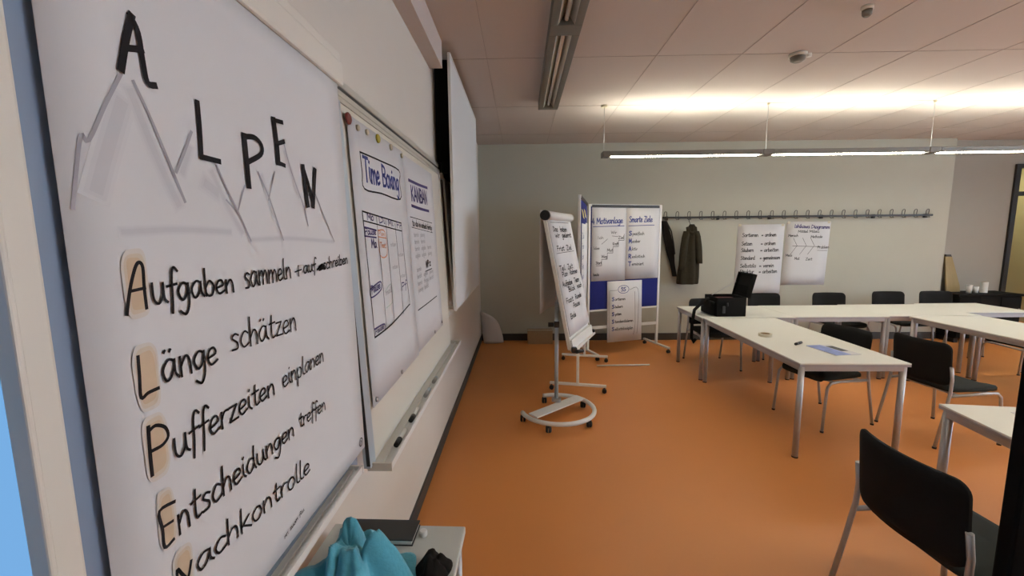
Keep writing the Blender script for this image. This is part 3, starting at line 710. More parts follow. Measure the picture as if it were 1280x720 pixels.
# narrow white board leaning between rail and screen
t = thing('narrow_board', 'narrow white board leaning beside the projection screen', 'whiteboard', (0, 0, 0))
m = MB(); m.slab([(-0.590, 3.36, 2.11), (-0.516, 3.245, 1.12), (-0.530, 3.245, 1.12), (-0.604, 3.36, 2.11)], (0, 0.02, 0)); m.build('frame', M['white_metal'], t)
m = MB(); m.slab([(-0.596, 3.38, 2.10), (-0.522, 3.265, 1.13), (-0.522, 3.6, 1.13), (-0.596, 3.6, 2.10)], (-0.012, 0, 0)); m.build('panel', M['board'], t)
MB().bb(-0.56, -0.515, 3.24, 3.28, 1.095, 1.12, 0.004).build('foot_bar', M['cream_metal'], t)
# projection screen board hanging from the ceiling
t = thing('projection_screen', 'big square white projection board hanging under the ceiling on the left wall', 'screen', (-0.5, 3.19, 1.09))
MB().bb(-0.012, 0.004, 0.012, 1.76, 0.012, 1.855).build('screen_surface', M['skin_screen'], t)
m = MB(); m.bb(-0.014, 0.007, 0, 0.014, 0, 1.87, 0.003); m.bb(-0.014, 0.007, 1.758, 1.772, 0, 1.87, 0.003); m.bb(-0.014, 0.007, 0.014, 1.758, 0, 0.014); m.bb(-0.014, 0.007, 0.014, 1.758, 1.855, 1.87); m.build('frame', M['white_metal'], t)
MB().bb(-0.125, -0.016, 0.08, 1.72, 1.04, 1.85, 0.004).build('back_box', M['black_matte'], t)
MB().bb(-0.10, -0.02, 0.3, 0.36, 1.85, 1.93).build('hanger', M['steel'], t); MB().bb(-0.10, -0.02, 1.4, 1.46, 1.85, 1.93).build('hanger', M['steel'], t)
# ------------------------------------------------------------------ rolling flipchart stand
def castor(parent, x, y, r=0.031, name='castor'):
    m = MB()
    for sg in (-1, 1): m.tube([(x+sg*0.003, y, r), (x+sg*0.016, y, r), (x+sg*0.024, y, r)], [r, r, r*0.7], 18)
    m.tube([(x, y, r*1.3), (x, y, r*2+0.012)], 0.009, 8)
    return m.build(name, M['black'], parent)
t = thing('flipchart_stand', 'rolling white flipchart stand with round base and written pad', 'flipchart', (0.33, 3.74, 0))
m = MB(); pts = []
for k in range(29):
    a = R(195+k*(275/28)); pts.append((0.335*math.cos(a), 0.335*math.sin(a), 0.078))
m.tube(pts, 0.020, 12); m.build('base_ring', M['white_metal'], t)
m = MB(); ca = Vector((0.42, 0.38, 0)).normalized(); n_ = Vector((-ca.y, ca.x, 0))
q = [Vector((0, 0.02, 0.085))+ca*a+n_*b for a, b in ((-0.31, -0.055), (0.33, -0.055), (0.33, 0.055), (-0.31, 0.055))]
m.slab(q, (0, 0, 0.012)); m.build('base_plate', M['white_metal'], t)
for a in (198, 252, 320, 38, 108): castor(t, 0.335*math.cos(R(a)), 0.335*math.sin(R(a)))
m = MB(); m.tube([(0.0, 0.13, 0.09), (0.0, 0.13, 1.05)], 0.019, 14); m.tube([(0, 0.13, 1.0), (0.0, 0.13, 1.62)], 0.014, 12); m.build('pole', M['alu'], t)
MB().cyl((0, 0.13, 0.112), 0.045, 0.03, 'Z', 18).build('pole_socket', M['steel'], t)
m = MB(); m.box((0, 0.13, 0.84), (0.05, 0.05, 0.06), None, 0.008); m.cyl((-0.055, 0.11, 0.84), 0.022, 0.05, 'X', 12); m.build('clamp_knob', M['black'], t)
U = Vector((0.39, 0.92, 0)); Nn = Vector((0.92, -0.39, 0)); D = (Vector((0, 0, -1))+Nn*0.205).normalized(); Nv = U.cross(D).normalized()
if Nv.dot(Nn) < 0: Nv = -Nv
O0 = Vector((0.20-0.33, 3.655-3.74, 1.855))
FP = lambda u, d, n: O0+U*u+D*d+Nv*n
m = MB(); m.slab([FP(0, 0.05, 0), FP(0.70, 0.05, 0), FP(0.70, 1.19, 0), FP(0, 1.19, 0)], -Nv*0.014); m.build('board_panel', M['white_metal'], t)
for a, b, c_, d_ in ((-0.012, 0.008, 0.03, 1.20), (0.692, 0.712, 0.03, 1.20)):
    m = MB(); m.slab([FP(a, c_, 0.012), FP(b, c_, 0.012), FP(b, d_, 0.012), FP(a, d_, 0.012)], -Nv*0.03); m.build('side_rail', M['cream_metal'], t)
m = MB(); m.tube([FP(0.0, 0.03, 0.012), FP(0.70, 0.03, 0.012)], 0.038, 18); cl = m.build('clamp_roll', M['white_metal'], t)
MB().tube([FP(-0.03, 0.03, 0.012), FP(0.0, 0.03, 0.012)], 0.043, 18).build('end_cap', M['black'], cl)
MB().tube([FP(0.70, 0.03, 0.012), FP(0.715, 0.03, 0.012)], 0.041, 18).build('end_cap', M['white_metal'], cl)
m = MB(); m.slab([FP(0.0, 1.12, 0.03), FP(0.70, 1.12, 0.03), FP(0.70, 1.20, 0.03), FP(0, 1.20, 0.03)], -Nv*0.05); m.slab([FP(0, 1.20, 0.055), FP(0.70, 1.20, 0.055), FP(0.70, 1.215, 0.055), FP(0, 1.215, 0.055)], -Nv*0.055); m.build('pen_shelf', M['white_metal'], t)
m = MB(); m.box(FP(-0.015, 1.20, 0.04), (0.05, 0.05, 0.05), None, 0.012); m.tube([FP(-0.05, 1.21, 0.07), FP(0.05, 1.23, 0.09)], 0.016, 10); m.build('shelf_knob', M['black'], t)
MB().box(FP(0.71, 1.19, 0.03), (0.035, 0.035, 0.045), None, 0.01).build('shelf_knob', M['black'], t)
m = MB(); m.tube([FP(0.35, 0.75, -0.012), Vector((0, 0.13, 0.92))], 0.014, 10); m.tube([FP(0.35, 0.25, -0.012), Vector((0, 0.13, 1.58))], 0.014, 10); m.build('strut', M['steel'], t)
# pad of paper: top sheet written on, and the sheets turned over the back
lab = 'written paper pad on the rolling flipchart stand'
p = thing('paper_pad', 'black handwritten top sheet and turned pages', 'pad', (0, 0, 0))
p['label'] = 'paper pad with black block writing clamped on the rolling flipchart stand'
off = Vector((0.33, 3.74, 0))
paper(lambda u, v: FP(0.01+0.68*u, 0.06+1.03*v, 0.016+0.004*math.sin(3*v))+off, 4, 10, 0.006, -Nv).build('top_sheet', M['paper'], p)
FT = lambda a, b: FP(a, b, 0.0185+0.004*math.sin(3*(b-0.06)/0.99))+off
m = MB(); rn = random.Random(5)
for k, (r_, c_, ws) in enumerate([(0.17, 0.10, ['Das', 'haben']), (0.225, 0.12, ['wir', 'gelernt']), (0.345, 0.10, ['FRIST'.title(), 'Ziel']), (0.52, 0.06, ['Teil', 'Zeit']), (0.575, 0.10, ['Plan', 'Rahmen']), (0.66, 0.06, ['Aufgabe', 'Team']), (0.72, 0.2, ['Blick', 'nach']), (0.81, 0.08, ['Fazit', 'Runde']), (0.875, 0.26, ['Pause']), (0.955, 0.12, ['Ende'])]):
    x = c_
    for w_ in ws:
        wd = 0.042*len(w_); m_ = (lambda a, b: FT(a, -b)); write(m, w_, (x, -r_), (x+wd, -r_), 0.026, 0.026, 0.008, m_); x += wd+0.07
for r_ in (0.09, 0.365): m.ribbon([(0.06, -r_), (0.6, -r_+0.004)], 0.004, lambda a, b: FT(a, -b))
m.build('handwriting', M['ink'], p); ink_in(p, 'top_sheet')
def backsheet(u, v):
    q = FP(0.01+0.68*u, 0.02, -0.03)+off; sag = Nn*(-0.01-0.025*math.sin(PI*0.5*min(1, v*1.6)))
    return q+sag+Vector((0, 0, 0.045*(1-v)-0.86*v))+Nn*0.02*math.sin(5*u+2*v)
m = MB(); m.grid(backsheet, 8, 12); m.build('turned_sheet', M['paper'], p, sol=0.002)
m = MB(); m.grid(lambda u, v: FP(0.01+0.68*u, 0.06-0.04*v, 0.016-0.046*v)+off+Vector((0, 0, 0.052*math.sin(PI*v))), 4, 8); m.build('folded_edge', M['paper'], p, sol=0.002)

# ------------------------------------------------------------------ movable pinboards
def pinboard(lab, x, y, ang, wd, z0, z1, zbar, fl, fr):
    t = thing('pinboard', lab, 'pinboard', (x, y, 0), ang, 'movable blue pinboards')
    MB().bb(0.02, wd-0.02, -0.012, 0.012, z0+0.02, z1-0.025).build('felt_panel', M['felt'], t)
    m = MB(); m.bb(0.0, wd, -0.016, 0.016, z1-0.03, z1, 0.004); m.bb(0.02, wd-0.02, -0.016, 0.016, z0, z0+0.025, 0.003); m.build('frame', M['white_metal'], t)
    MB().bb(0.03, wd-0.03, -0.0205, -0.012, z1-0.046, z1-0.008).build('frame_groove', M['black'], t)
    for xx in (0.0, wd):
        MB().bb(xx-0.016, xx+0.016, -0.014, 0.014, 0.07, z1-0.002, 0.004).build('post', M['white_metal'], t)
        m = MB(); m.bb(xx-0.018, xx+0.018, -0.30, 0.30, 0.062, 0.088, 0.005); ft = m.build('foot', M['white_metal'], t)
        for yy in (-0.28, 0.28): castor(ft, xx, yy, 0.024)
    MB().bb(0.0, wd, -0.010, 0.010, zbar-0.02, zbar+0.02, 0.003).build('cross_bar', M['white_metal'], t)
    return t
A1 = math.atan2(1.25, 0.27)
pinboard('movable blue pinboard seen almost edge on beside the flipchart stand', 0.60, 4.38, A1, 1.12, 0.72, 2.065, 0.45, 0, 0)
A2 = math.atan2(0.35, 1.055)
pinboard('movable blue pinboard facing the room with three white charts', 0.92, 5.75, A2, 1.11, 0.61, 2.065, 0.38, 0, 0)
# charts pinned to them (they face -y of the board's own axes)
def pinned(name, lab, cat, grp, base, ang, x0, x1, z0, z1, off, tilt=0.0, mt='paper'):
    t = thing(name, lab, cat, (base[0], base[1], 0), ang, grp)
    f = lambda a, b: (a, -off-tilt*(z1-b), b)
    paper(lambda u, v: f(x0+(x1-x0)*u, z0+(z1-z0)*v), 4, 4, 0.0005, (0, 1, 0)).build('paper_sheet', M[mt], t)
    return t, (lambda a, b: (a, -off-0.0012-tilt*(z1-b), b))
t, f = pinned('wall_chart', 'long white chart covering the pinboard that is seen edge on', 'chart', 'charts on the pinboards', (0.60, 4.38), A1, 0.05, 0.66, 0.56, 1.78, 0.022)
m = MB()
for i in range(9): write(m, ['Ziele', 'Fragen', 'Ideen', 'Thema', 'Regeln'][i % 5], (0.12, 1.62-0.11*i), (0.42, 1.62-0.11*i), 0.035, 0.035, 0.008, f)
m.build('handwriting', M['ink_blue'], t); ink_in(t)
t, f = pinned('wall_chart', 'second white chart behind the long one on the edge on pinboard', 'chart', 'charts on the pinboards', (0.60, 4.38), A1, 0.68, 1.09, 0.75, 1.80, 0.020)
for i, (a, z, lab) in enumerate(((0.12, 1.93, 'yellow card pinned nearest at the top of the edge on pinboard'), (0.45, 1.95, 'yellow card pinned farther back at the top of the edge on pinboard'))):
    t = thing('moderation_card', lab, 'card', (0.60, 4.38, 0), A1, 'yellow cards')
    MB().slab([(a, -0.014, z), (a+0.2, -0.014, z-0.01), (a+0.2, -0.03, z-0.10), (a, -0.03, z-0.09)], (0, -0.001, 0)).build('card', M['yellow_card'], t)
B2 = (0.92, 5.75)
t, f = pinned('wall_chart', 'white chart with climbing stairs drawing on the left of the facing pinboard', 'chart', 'charts on the pinboards', B2, A2, 0.03, 0.555, 1.03, 2.03, 0.018)
m = MB(); write(m, '4 Motivanlage', (0.03, 1.80), (0.50, 1.815), 0.045, 0.045, 0.012, f); m.ribbon([(0.05, 1.765), (0.52, 1.775)], 0.009, f); m.build('blue_heading', M['ink_blue'], t)
m = MB()
for i in range(5):
    x = 0.10+0.085*i; z = 1.24+0.085*i
    m.ribbon([(x, z), (x+0.085, z)], 0.006, f); m.ribbon([(x+0.085, z), (x+0.085, z+0.085)], 0.005, f)
    write(m, ['Start', 'Weg', 'Mut', 'Kraft', 'Ziel'][i], (x-0.005, z+0.02), (x+0.085, z+0.02), 0.022, 0.022, 0.006, f)
for (a, b, s_) in ((0.12, 1.60, 'Ich'), (0.32, 1.67, 'Wir'), (0.06, 1.46, 'Idee'), (0.06, 1.10, 'heute')): write(m, s_, (a, b), (a+0.09, b), 0.022, 0.022, 0.005, f)
m.ribbon([(0.18, 1.53), (0.27, 1.60)], 0.005, f); m.ribbon([(0.34, 1.64), (0.43, 1.63)], 0.005, f); m.build('handwriting', M['ink'], t); ink_in(t)
t, f = pinned('wall_chart', 'white chart headed Smarte Ziele on the right of the facing pinboard', 'chart', 'charts on the pinboards', B2, A2, 0.555, 1.085, 1.04, 2.035, 0.020)
m = MB(); write(m, 'Smarte Ziele', (0.60, 1.825), (0.97, 1.83), 0.045, 0.045, 0.012, f); m.ribbon([(0.59, 1.775), (1.0, 1.785)], 0.009, f)
for i, s_ in enumerate('SMART'): write(m, s_, (0.60, 1.645-0.105*i), (0.645, 1.645-0.105*i), 0.033, 0.033, 0.014, f)
m.build('blue_writing', M['ink_blue'], t)
m = MB()
for i, s_ in enumerate(['pezifisch', 'essbar', 'ktiv', 'ealistisch', 'erminiert']): write(m, s_, (0.655, 1.648-0.105*i), (0.655+0.021*len(s_), 1.65-0.105*i), 0.024, 0.024, 0.006, f)
m.build('handwriting', M['ink'], t); ink_in(t)
t, f = pinned('wall_chart', 'narrower white chart with ringed heading hanging at the foot of the facing pinboard', 'chart', 'charts on the pinboards', B2, A2, 0.275, 0.825, 0.165, 1.02, 0.022, 0.03)
m = MB(); m.ribbon([(0.53+0.085*math.cos(k*PI/10), 0.90+0.055*math.sin(k*PI/10)) for k in range(21)], 0.007, f); write(m, '5S', (0.49, 0.875), (0.57, 0.878), 0.03, 0.03, 0.010, f)
for i in range(5): write(m, 'S', (0.35, 0.745-0.105*i), (0.385, 0.745-0.105*i), 0.028, 0.028, 0.012, f)
m.build('blue_writing', M['ink_blue'], t)
m = MB()
for i, s_ in enumerate(['ortieren', 'äubern', 'ystem', 'tandardisieren', 'elbstdisziplin']): write(m, s_, (0.395, 0.748-0.105*i), (0.395+0.021*len(s_), 0.75-0.105*i), 0.022, 0.022, 0.006, f)
m.ribbon([(0.32, 0.89), (0.43, 0.89)], 0.004, f); m.ribbon([(0.63, 0.89), (0.76, 0.90), (0.77, 0.55), (0.75, 0.26)], 0.004, f); m.ribbon([(0.71, 0.86), (0.72, 0.40), (0.69, 0.25)], 0.004, f); m.ribbon([(0.31, 0.89), (0.305, 0.5), (0.305, 0.24)], 0.003, f)
m.build('handwriting', M['ink'], t); ink_in(t)

# ------------------------------------------------------------------ back wall: coat rail, clothes, posters
t = thing('coat_rail', 'long black coat rail with wire hooks on the back wall', 'coat rail', (2.15, BY, 1.905))
m = MB(); m.bb(0.0, 4.0, -0.075, -0.055, -0.014, 0.014, 0.004); m.build('rail', M['black'], t)
for k in range(6): MB().bb(0.06+k*0.77, 0.085+k*0.77, -0.06, -0.003, -0.04, 0.02, 0.004).build('bracket', M['black'], t)
for k in range(23):
    x = 0.04+k*0.1762
    m = MB()
    for dx in (-0.02, 0.02): m.tube([(x+dx, -0.065, 0.0), (x+dx, -0.072, 0.065), (x+dx*0.7, -0.078, 0.082), (x, -0.080, 0.088)], 0.0045, 6)
    m.tube([(x-0.02, -0.07, -0.012), (x-0.018, -0.095, -0.035), (x, -0.105, -0.03), (x+0.018, -0.095, -0.035), (x+0.02, -0.07, -0.012)], 0.0045, 6)
    m.build('hook', M['charcoal'], t)
# olive jacket
def ell(cx, cy, z, rx, ry, n=28, ph=0.0, amp=0.10, fr=6):
    return [(cx+rx*math.cos(2*PI*k/n)*(1+amp*math.sin(fr*2*PI*k/n+ph)), cy+ry*math.sin(2*PI*k/n)*(1+2*amp*math.sin(fr*2*PI*k/n+ph)), z) for k in range(n)]
t = thing('jacket', 'olive brown jacket hanging from the coat rail', 'jacket', (2.53, BY-0.18, 0))
m = MB(); secs = []
for z, cx, rx, ry in ((1.80, 0.02, 0.03, 0.03), (1.765, 0.02, 0.05, 0.045), (1.70, 0.02, 0.075, 0.06), (1.58, 0.015, 0.105, 0.075), (1.40, 0.01, 0.125, 0.07), (1.20, 0.0, 0.14, 0.07), (1.02, -0.01, 0.15, 0.07), (0.92, -0.015, 0.15, 0.068), (0.905, -0.015, 0.14, 0.06)):
    secs.append(ell(cx, 0, z, rx, ry, ph=z*3))
m.loft(secs); m.build('body', M['olive'], t)
for s, zz, ex in ((-1, 1.12, -0.13), (1, 1.22, 0.13)):
    m = MB(); secs = []
    for i in range(7):
        u = i/6; secs.append(ell(s*0.06+(ex-s*0.06)*(u**0.6), -0.035-0.02*u, 1.70-(1.70-zz)*u, 0.055-0.008*u, 0.045, 16, i, 0.06, 4))
    m.loft(secs); m.build('sleeve', M['olive'], t)
m = MB(); m.tube([(-0.05, -0.02, 1.75), (-0.055, -0.055, 1.70), (0.0, -0.075, 1.66), (0.055, -0.055, 1.70), (0.06, -0.02, 1.75)], 0.026, 10); m.build('collar', M['olive'], t)
MB().tube([(0, 0.0, 1.79), (0, 0.06, 1.84), (0, 0.075, 1.873)], 0.004, 6).build('hanging_loop', M['black_cloth'], t)
t = thing('scarf', 'narrow black folded cloth hanging slanted left of the olive jacket', 'garment', (2.19, BY-0.050, 0))
m = MB(); secs = []
for i in range(9):
    u = i/8; secs.append(ell(-0.01+0.19*u, 0.0, 1.855-0.845*u, 0.035+0.03*math.sin(PI*min(1, u*1.3)), 0.022, 20, i*0.7, 0.08, 5))
m.loft(secs); m.build('cloth', M['black_cloth'], t)
MB().tube([(0.02, -0.01, 1.85), (0.10, -0.01, 1.70), (0.14, -0.01, 1.52), (0.17, 0, 1.35)], 0.010, 8).build('strap', M['black'], t)
# posters
def poster(lab, x0, x1, z0, z1, sk):
    t = thing('poster', lab, 'poster', (0, BY, 0), 0, 'posters on the back wall')
    f = lambda a, b: (a+sk*(b-z1), -0.004, b)
    paper(lambda u, v: f(x0+(x1-x0)*u, z0+(z1-z0)*v), 4, 6, 0.0005, (0, 1, 0)).build('paper_sheet', M['paper'], t)
    for a, b in ((x0+0.03, z1-0.015), (x1-0.03, z1-0.015)):
        q = f(a, b); MB().bb(q[0]-0.02, q[0]+0.02, -0.0056, -0.0046, b-0.012, b+0.022).build('tape_strip', M['tape'], t)
    return t, (lambda a, b: (a+sk*(b-z1), -0.0052, b))
t, f = poster('white poster with six handwritten lines left of the fishbone poster', 3.315, 4.02, 0.70, 1.79, 0.012)
m = MB()
for i, (z, l, r) in enumerate(((1.605, 'Sortieren', '= ordnen'), (1.475, 'Setzen', '= ordnen'), (1.375, 'Säubern', '= arbeiten'), (1.255, 'Standard', '= gemeinsam'), (1.135, 'Selbstdis', '= verein'), (1.045, 'Struktur', '= arbeiten'))):
    write(m, l, (3.39, z), (3.39+0.027*len(l), z), 0.032, 0.032, 0.008, f); write(m, r, (3.68, z), (3.68+0.028*len(r), z+0.005), 0.032, 0.032, 0.008, f)
m.build('handwriting', M['ink'], t); ink_in(t)
t, f = poster('white poster with a fishbone diagram right of the six line poster', 4.05, 4.71, 0.86, 1.825, 0.035)
m = MB(); write(m, 'Ishikawa Diagramm', (4.17, 1.735), (4.70, 1.715), 0.030, 0.030, 0.010, f); m.build('heading', M['ink_violet'], t)
m = MB(); m.ribbon([(4.17, 1.46), (4.58, 1.445)], 0.006, f)
for x in (4.24, 4.38, 4.50):
    m.ribbon([(x-0.07, 1.58), (x, 1.458)], 0.005, f); m.ribbon([(x-0.09, 1.33), (x-0.01, 1.452)], 0.005, f)
for a, b, s_ in ((4.09, 1.60, 'Mensch'), (4.23, 1.66, 'Mittel'), (4.40, 1.66, 'Milieu'), (4.43, 1.58, 'Methode'), (4.55, 1.42, 'Problem'), (4.08, 1.30, 'Mess'), (4.22, 1.25, 'Mat'), (4.39, 1.24, 'Zeit')): write(m, s_, (a, b), (a+0.025*len(s_), b), 0.022, 0.022, 0.006, f)
m.ribbon([(4.55, 1.39), (4.70, 1.385)], 0.005, f); m.build('handwriting', M['ink'], t); ink_in(t)

# ------------------------------------------------------------------ things on the floor near the back wall
t = thing('cardboard_box', 'flat brown cardboard box on the floor by the back wall', 'box', (0.29, 6.44, 0))
m = MB(); m.bb(-0.19, 0.19, -0.09, 0.09, 0, 0.19, 0.004); m.build('box_body', M['cardboard'], t)
MB().bb(-0.195, 0.195, -0.094, 0.094, 0.192, 0.20).build('box_lid', M['cardboard'], t); MB().bb(-0.19, 0.19, -0.02, 0.02, 0.2005, 0.2015).build('tape_strip', M['tape'], t)
t = thing('paper_sheet_roll', 'white paper sheet standing curled in the left back corner', 'paper', (-0.46, 6.36, 0))
def cone(u, v):
    a = R(200+150*u); r = 0.11+0.05*v; top = 0.50*(1-0.55*u**2.5)
    return (r*math.cos(a)*(1+0.9*u*(1-v))-0.02, 0.12+r*math.sin(a)*0.9, 0.003+top*v)
m = MB(); m.grid(cone, 16, 10); m.build('curled_sheet', M['paper_grey'], t, sol=0.0015)
tag(MB().tube([(0.958, 5.24, 0.011), (1.632, 5.266, 0.011)], 0.010, 10).build('wooden_stick', M['cream_metal']), 'thin white stick lying on the orange floor in front of the pinboard', 'stick')

# ------------------------------------------------------------------ tables
def table(lab, x0, x1, y0, y1, rz=0.0, pivot=None, h=0.73):
    cx, cy = (x0+x1)/2, (y0+y1)/2; a, b = (x1-x0)/2, (y1-y0)/2
    t = thing('conference_table', lab, 'table', (cx, cy, 0), rz, 'white conference tables')
    MB().bb(-a, a, -b, b, h-0.010, h, 0.003).build('tabletop', M['tabletop'], t)
    m = MB(); m.bb(-a+0.001, a-0.001, -b+0.001, b-0.001, h-0.026, h-0.010); m.build('edge_band', M['table_edge'], t)
    m = MB(); q = 0.03
    m.bb(-a+q, a-q, -b+0.012, -b+0.037, h-0.062, h-0.026); m.bb(-a+q, a-q, b-0.037, b-0.012, h-0.062, h-0.026); m.bb(-a+0.012, -a+0.037, -b+q, b-q, h-0.062, h-0.026); m.bb(a-0.037, a-0.012, -b+q, b-q, h-0.062, h-0.026)
    m.build('frame', M['steel'], t)
    for sx in (-1, 1):
        for sy in (-1, 1):
            lg = MB().cyl((sx*(a-0.03), sy*(b-0.03), (h-0.026)/2+0.004), 0.021, h-0.034, 'Z', 16).build('leg', M['steel'], t)
            MB().cyl((sx*(a-0.03), sy*(b-0.03), 0.005), 0.022, 0.010, 'Z', 14).build('foot_glide', M['rubber'], lg)
    return t
table('long white table nearest the flipchart, with tape roll and magazine on it', 2.02, 2.795, 2.99, 4.675, R(-1.0))
table('white table at the left end of the back row, under the open black case', 2.02, 3.06, 4.70, 5.46)
table('second white table of the back row, right of the black case', 3.064, 4.10, 4.72, 5.48)
table('third white table of the back row at the corner of the table ring', 4.104, 5.13, 4.75, 5.52, R(0))
table('white table at the far right end of the back row, near the glass door', 5.136, 5.93, 4.93, 5.58, R(0))
table('white table of the right row running towards the camera', 4.31, 5.10, 3.02, 4.72, R(0))
table('white table at the right edge of the photo with a sheet of paper', 2.17, 2.98, 0.61, 2.22, R(-7.5))

# ------------------------------------------------------------------ chairs
def make_chair():
    t = thing('stacking_chair', '-', 'chair', (0, 0, 0), 0, 'black chairs at the tables')
    def cush(u, v):
        x = (u-0.5)*0.45; y = (v-0.5)*0.44
        return (x, y)
    m = MB(); n = 20; secs = []
    def outline(sx, sy, z, e=0.28):
        P = []
        for k in range(32):
            a = 2*PI*k/32; c_, s_ = math.cos(a), math.sin(a)
            P.append((sx*math.copysign(abs(c_)**e, c_), 0.01+sy*math.copysign(abs(s_)**e, s_), z-0.018*max(0, s_)*(abs(s_) > 0.8)))
        return P
    for sc, z in ((0.93, 0.428), (1.0, 0.438), (1.0, 0.455), (0.96, 0.468), (0.80, 0.474), (0.3, 0.472)): secs.append(outline(0.225*sc, 0.22*sc, z))
    m.loft(secs); m.build('seat', M['fabric'], t)
    # backrest: curved in plan, leaning back
    m = MB(); nu, nv = 30, 10
    def bk(u, v, d):
        x = (u-0.5)*2
        e = 0.10; inset = 0.0
        vv = v
        # rounded corners: shrink height near the side edges
        c_ = max(0, (abs(x)-0.80)/0.20); zz = 0.649+(vv-0.5)*(0.335-0.11*(1-math.sqrt(max(0, 1-c_*c_))))
        y = -0.255-0.10*(zz-0.5)*0.9+0.050*x*x-0.014
        return (x*0.225, y+d, zz+0.012*(0.5-0)*0)
    F = [[None]*(nv+1) for _ in range(nu+1)]; Bk = [[None]*(nv+1) for _ in range(nu+1)]
    for i in range(nu+1):
        for j in range(nv+1):
            u, v = 0.5-0.5*math.cos(PI*i/nu), j/nv; ed = min(1, 6*min(u, 1-u, v, 1-v)+0.35)
            F[i][j] = m.bm.verts.new(bk(u, v, 0.017*ed)); Bk[i][j] = m.bm.verts.new(bk(u, v, -0.017*ed))
    for i in range(nu):
        for j in range(nv):
            for S, fl in ((F, 0), (Bk, 1)):
                q = (S[i][j], S[i+1][j], S[i+1][j+1], S[i][j+1]); f_ = m.bm.faces.new(q if not fl else q[::-1]); f_.smooth = True
    for i in range(nu):
        m.bm.faces.new((F[i][0], F[i+1][0], Bk[i+1][0], Bk[i][0])); m.bm.faces.new((F[i][nv], F[i+1][nv], Bk[i+1][nv], Bk[i][nv]))
    for j in range(nv):
        m.bm.faces.new((F[0][j], F[0][j+1], Bk[0][j+1], Bk[0][j])); m.bm.faces.new((F[nu][j], F[nu][j+1], Bk[nu][j+1], Bk[nu][j]))
    m.build('backrest', M['back_fabric'], t)
    for s in (-1, 1):
        m = MB(); m.tube([(s*0.240, -0.315, 0.008), (s*0.237, -0.258, 0.28), (s*0.235, -0.228, 0.44), (s*0.233, -0.224, 0.54), (s*0.230, -0.238, 0.64)], 0.0115, 10)
        lg = m.build('leg', M['steel'], t); MB().cyl((s*0.240, -0.315, 0.007), 0.014, 0.014, 'Z', 10).build('foot_cap', M['rubber'], lg)
        m = MB(); m.tube([(s*0.243, 0.235, 0.008), (s*0.238, 0.215, 0.30), (s*0.237, 0.205, 0.385), (s*0.236, 0.17, 0.418), (s*0.236, 0.10, 0.422), (s*0.237, -0.22, 0.41)], 0.0115, 10)
        lg = m.build('leg', M['steel'], t); MB().cyl((s*0.243, 0.235, 0.007), 0.014, 0.014, 'Z', 10).build('foot_cap', M['rubber'], lg)
    MB().tube([(-0.236, 0.12, 0.415), (0.236, 0.12, 0.415)], 0.010, 8).tube([(-0.236, -0.15, 0.412), (0.236, -0.15, 0.412)], 0.010, 8).build('cross_bar', M['steel'], t)
    return t
chair0 = make_chair(); first = [True]
def chair(lab, x, y, rz):
    o = chair0 if first[0] else copy_tree(chair0)
    first[0] = False
    o.location = (x, y, 0); o.rotation_euler = (0, 0, R(rz)); o['label'] = lab
    return o
chair('black chair nearest the camera at the lower right', 1.755, 1.60, -88)
chair('black chair standing free in the middle with its back to us', 3.47, 3.43, -84)
chair('black chair pushed under the table with the magazine', 2.675, 3.72, 105)
chair('black chair at the left end of the back row, below the open black case', 2.42, 5.27, 180)
chair('black chair behind the back row, first to the right of the open black case', 3.43, 5.74, 181)
chair('black chair behind the back row, below the fishbone poster', 4.33, 5.75, 179)
chair('black chair behind the back row, third from the open black case', 5.23, 5.84, 180)
chair('black chair behind the back row in front of the leaning tan board', 5.89, 5.84, 179)
chair('black chair by the far right table, cut by the photo edge', 5.50, 4.62, 0)

# ------------------------------------------------------------------ things on the tables
# open black case
t = thing('pilot_case', 'open black case with raised lid on the back row table', 'case', (2.36, 4.90, 0.731), R(0))
a, b, hh = 0.165, 0.16, 0.215
m = MB(); m.bb(-a, a, -b, b, 0, 0.012, 0.005); m.bb(-a, a, -b, -b+0.014, 0.0, hh, 0.006); m.bb(-a, a, b-0.014, b, 0.0, hh, 0.006); m.bb(-a, -a+0.014, -b, b, 0, hh, 0.006); m.bb(a-0.014, a, -b, b, 0, hh, 0.006); m.build('case_body', M['case_black'], t)
MB().bb(-a+0.02, a-0.02, -b+0.02, b-0.02, 0.12, 0.185, 0.02).build('contents', M['maroon'], t)
m = MB(); ln = Vector((0.23, 0, 0.973)).normalized(); pn = Vector((0.973, 0, -0.23))
def lid(y0, y1, l0, l1, d0, d1, mb):
    P = lambda y, l, d: Vector((a-0.01, 0, hh))+ln*l+pn*d+Vector((0, y, 0))
    mb.slab([P(y0, l0, d0), P(y1, l0, d0), P(y1, l1, d0), P(y0, l1, d0)], pn*(d1-d0)); return mb
lid(-b, b, 0.0, 0.275, 0.03, 0.05, m); lid(-b, -b+0.012, 0, 0.275, 0.0, 0.03, m); lid(b-0.012, b, 0, 0.275, 0.0, 0.03, m); lid(-b, b, 0.263, 0.275, 0.0, 0.03, m)
ld = m.build('lid', M['case_black'], t)
m = MB(); lid(-b+0.03, b-0.03, 0.04, 0.13, 0.012, 0.028, m).build('lid_pocket', M['black_matte'], ld)
MB().tube([(-0.09, b-0.02, hh-0.01), (a+0.02, b-0.02, hh+0.15)], 0.004, 8).build('lid_stay', M['steel'], t)
m = MB(); m.bb(-a-0.055, -a, -b+0.02, b-0.02, 0.01, 0.17, 0.02); m.build('side_pocket', M['case_black'], t)
m = MB(); m.tube([(-0.05, -b-0.012, 0.16), (-0.05, -b-0.02, 0.12)], 0.008, 8); m.bb(-0.10, -0.07, -b-0.012, -b, 0.04, 0.12, 0.003); m.build('latch', M['charcoal'], t)
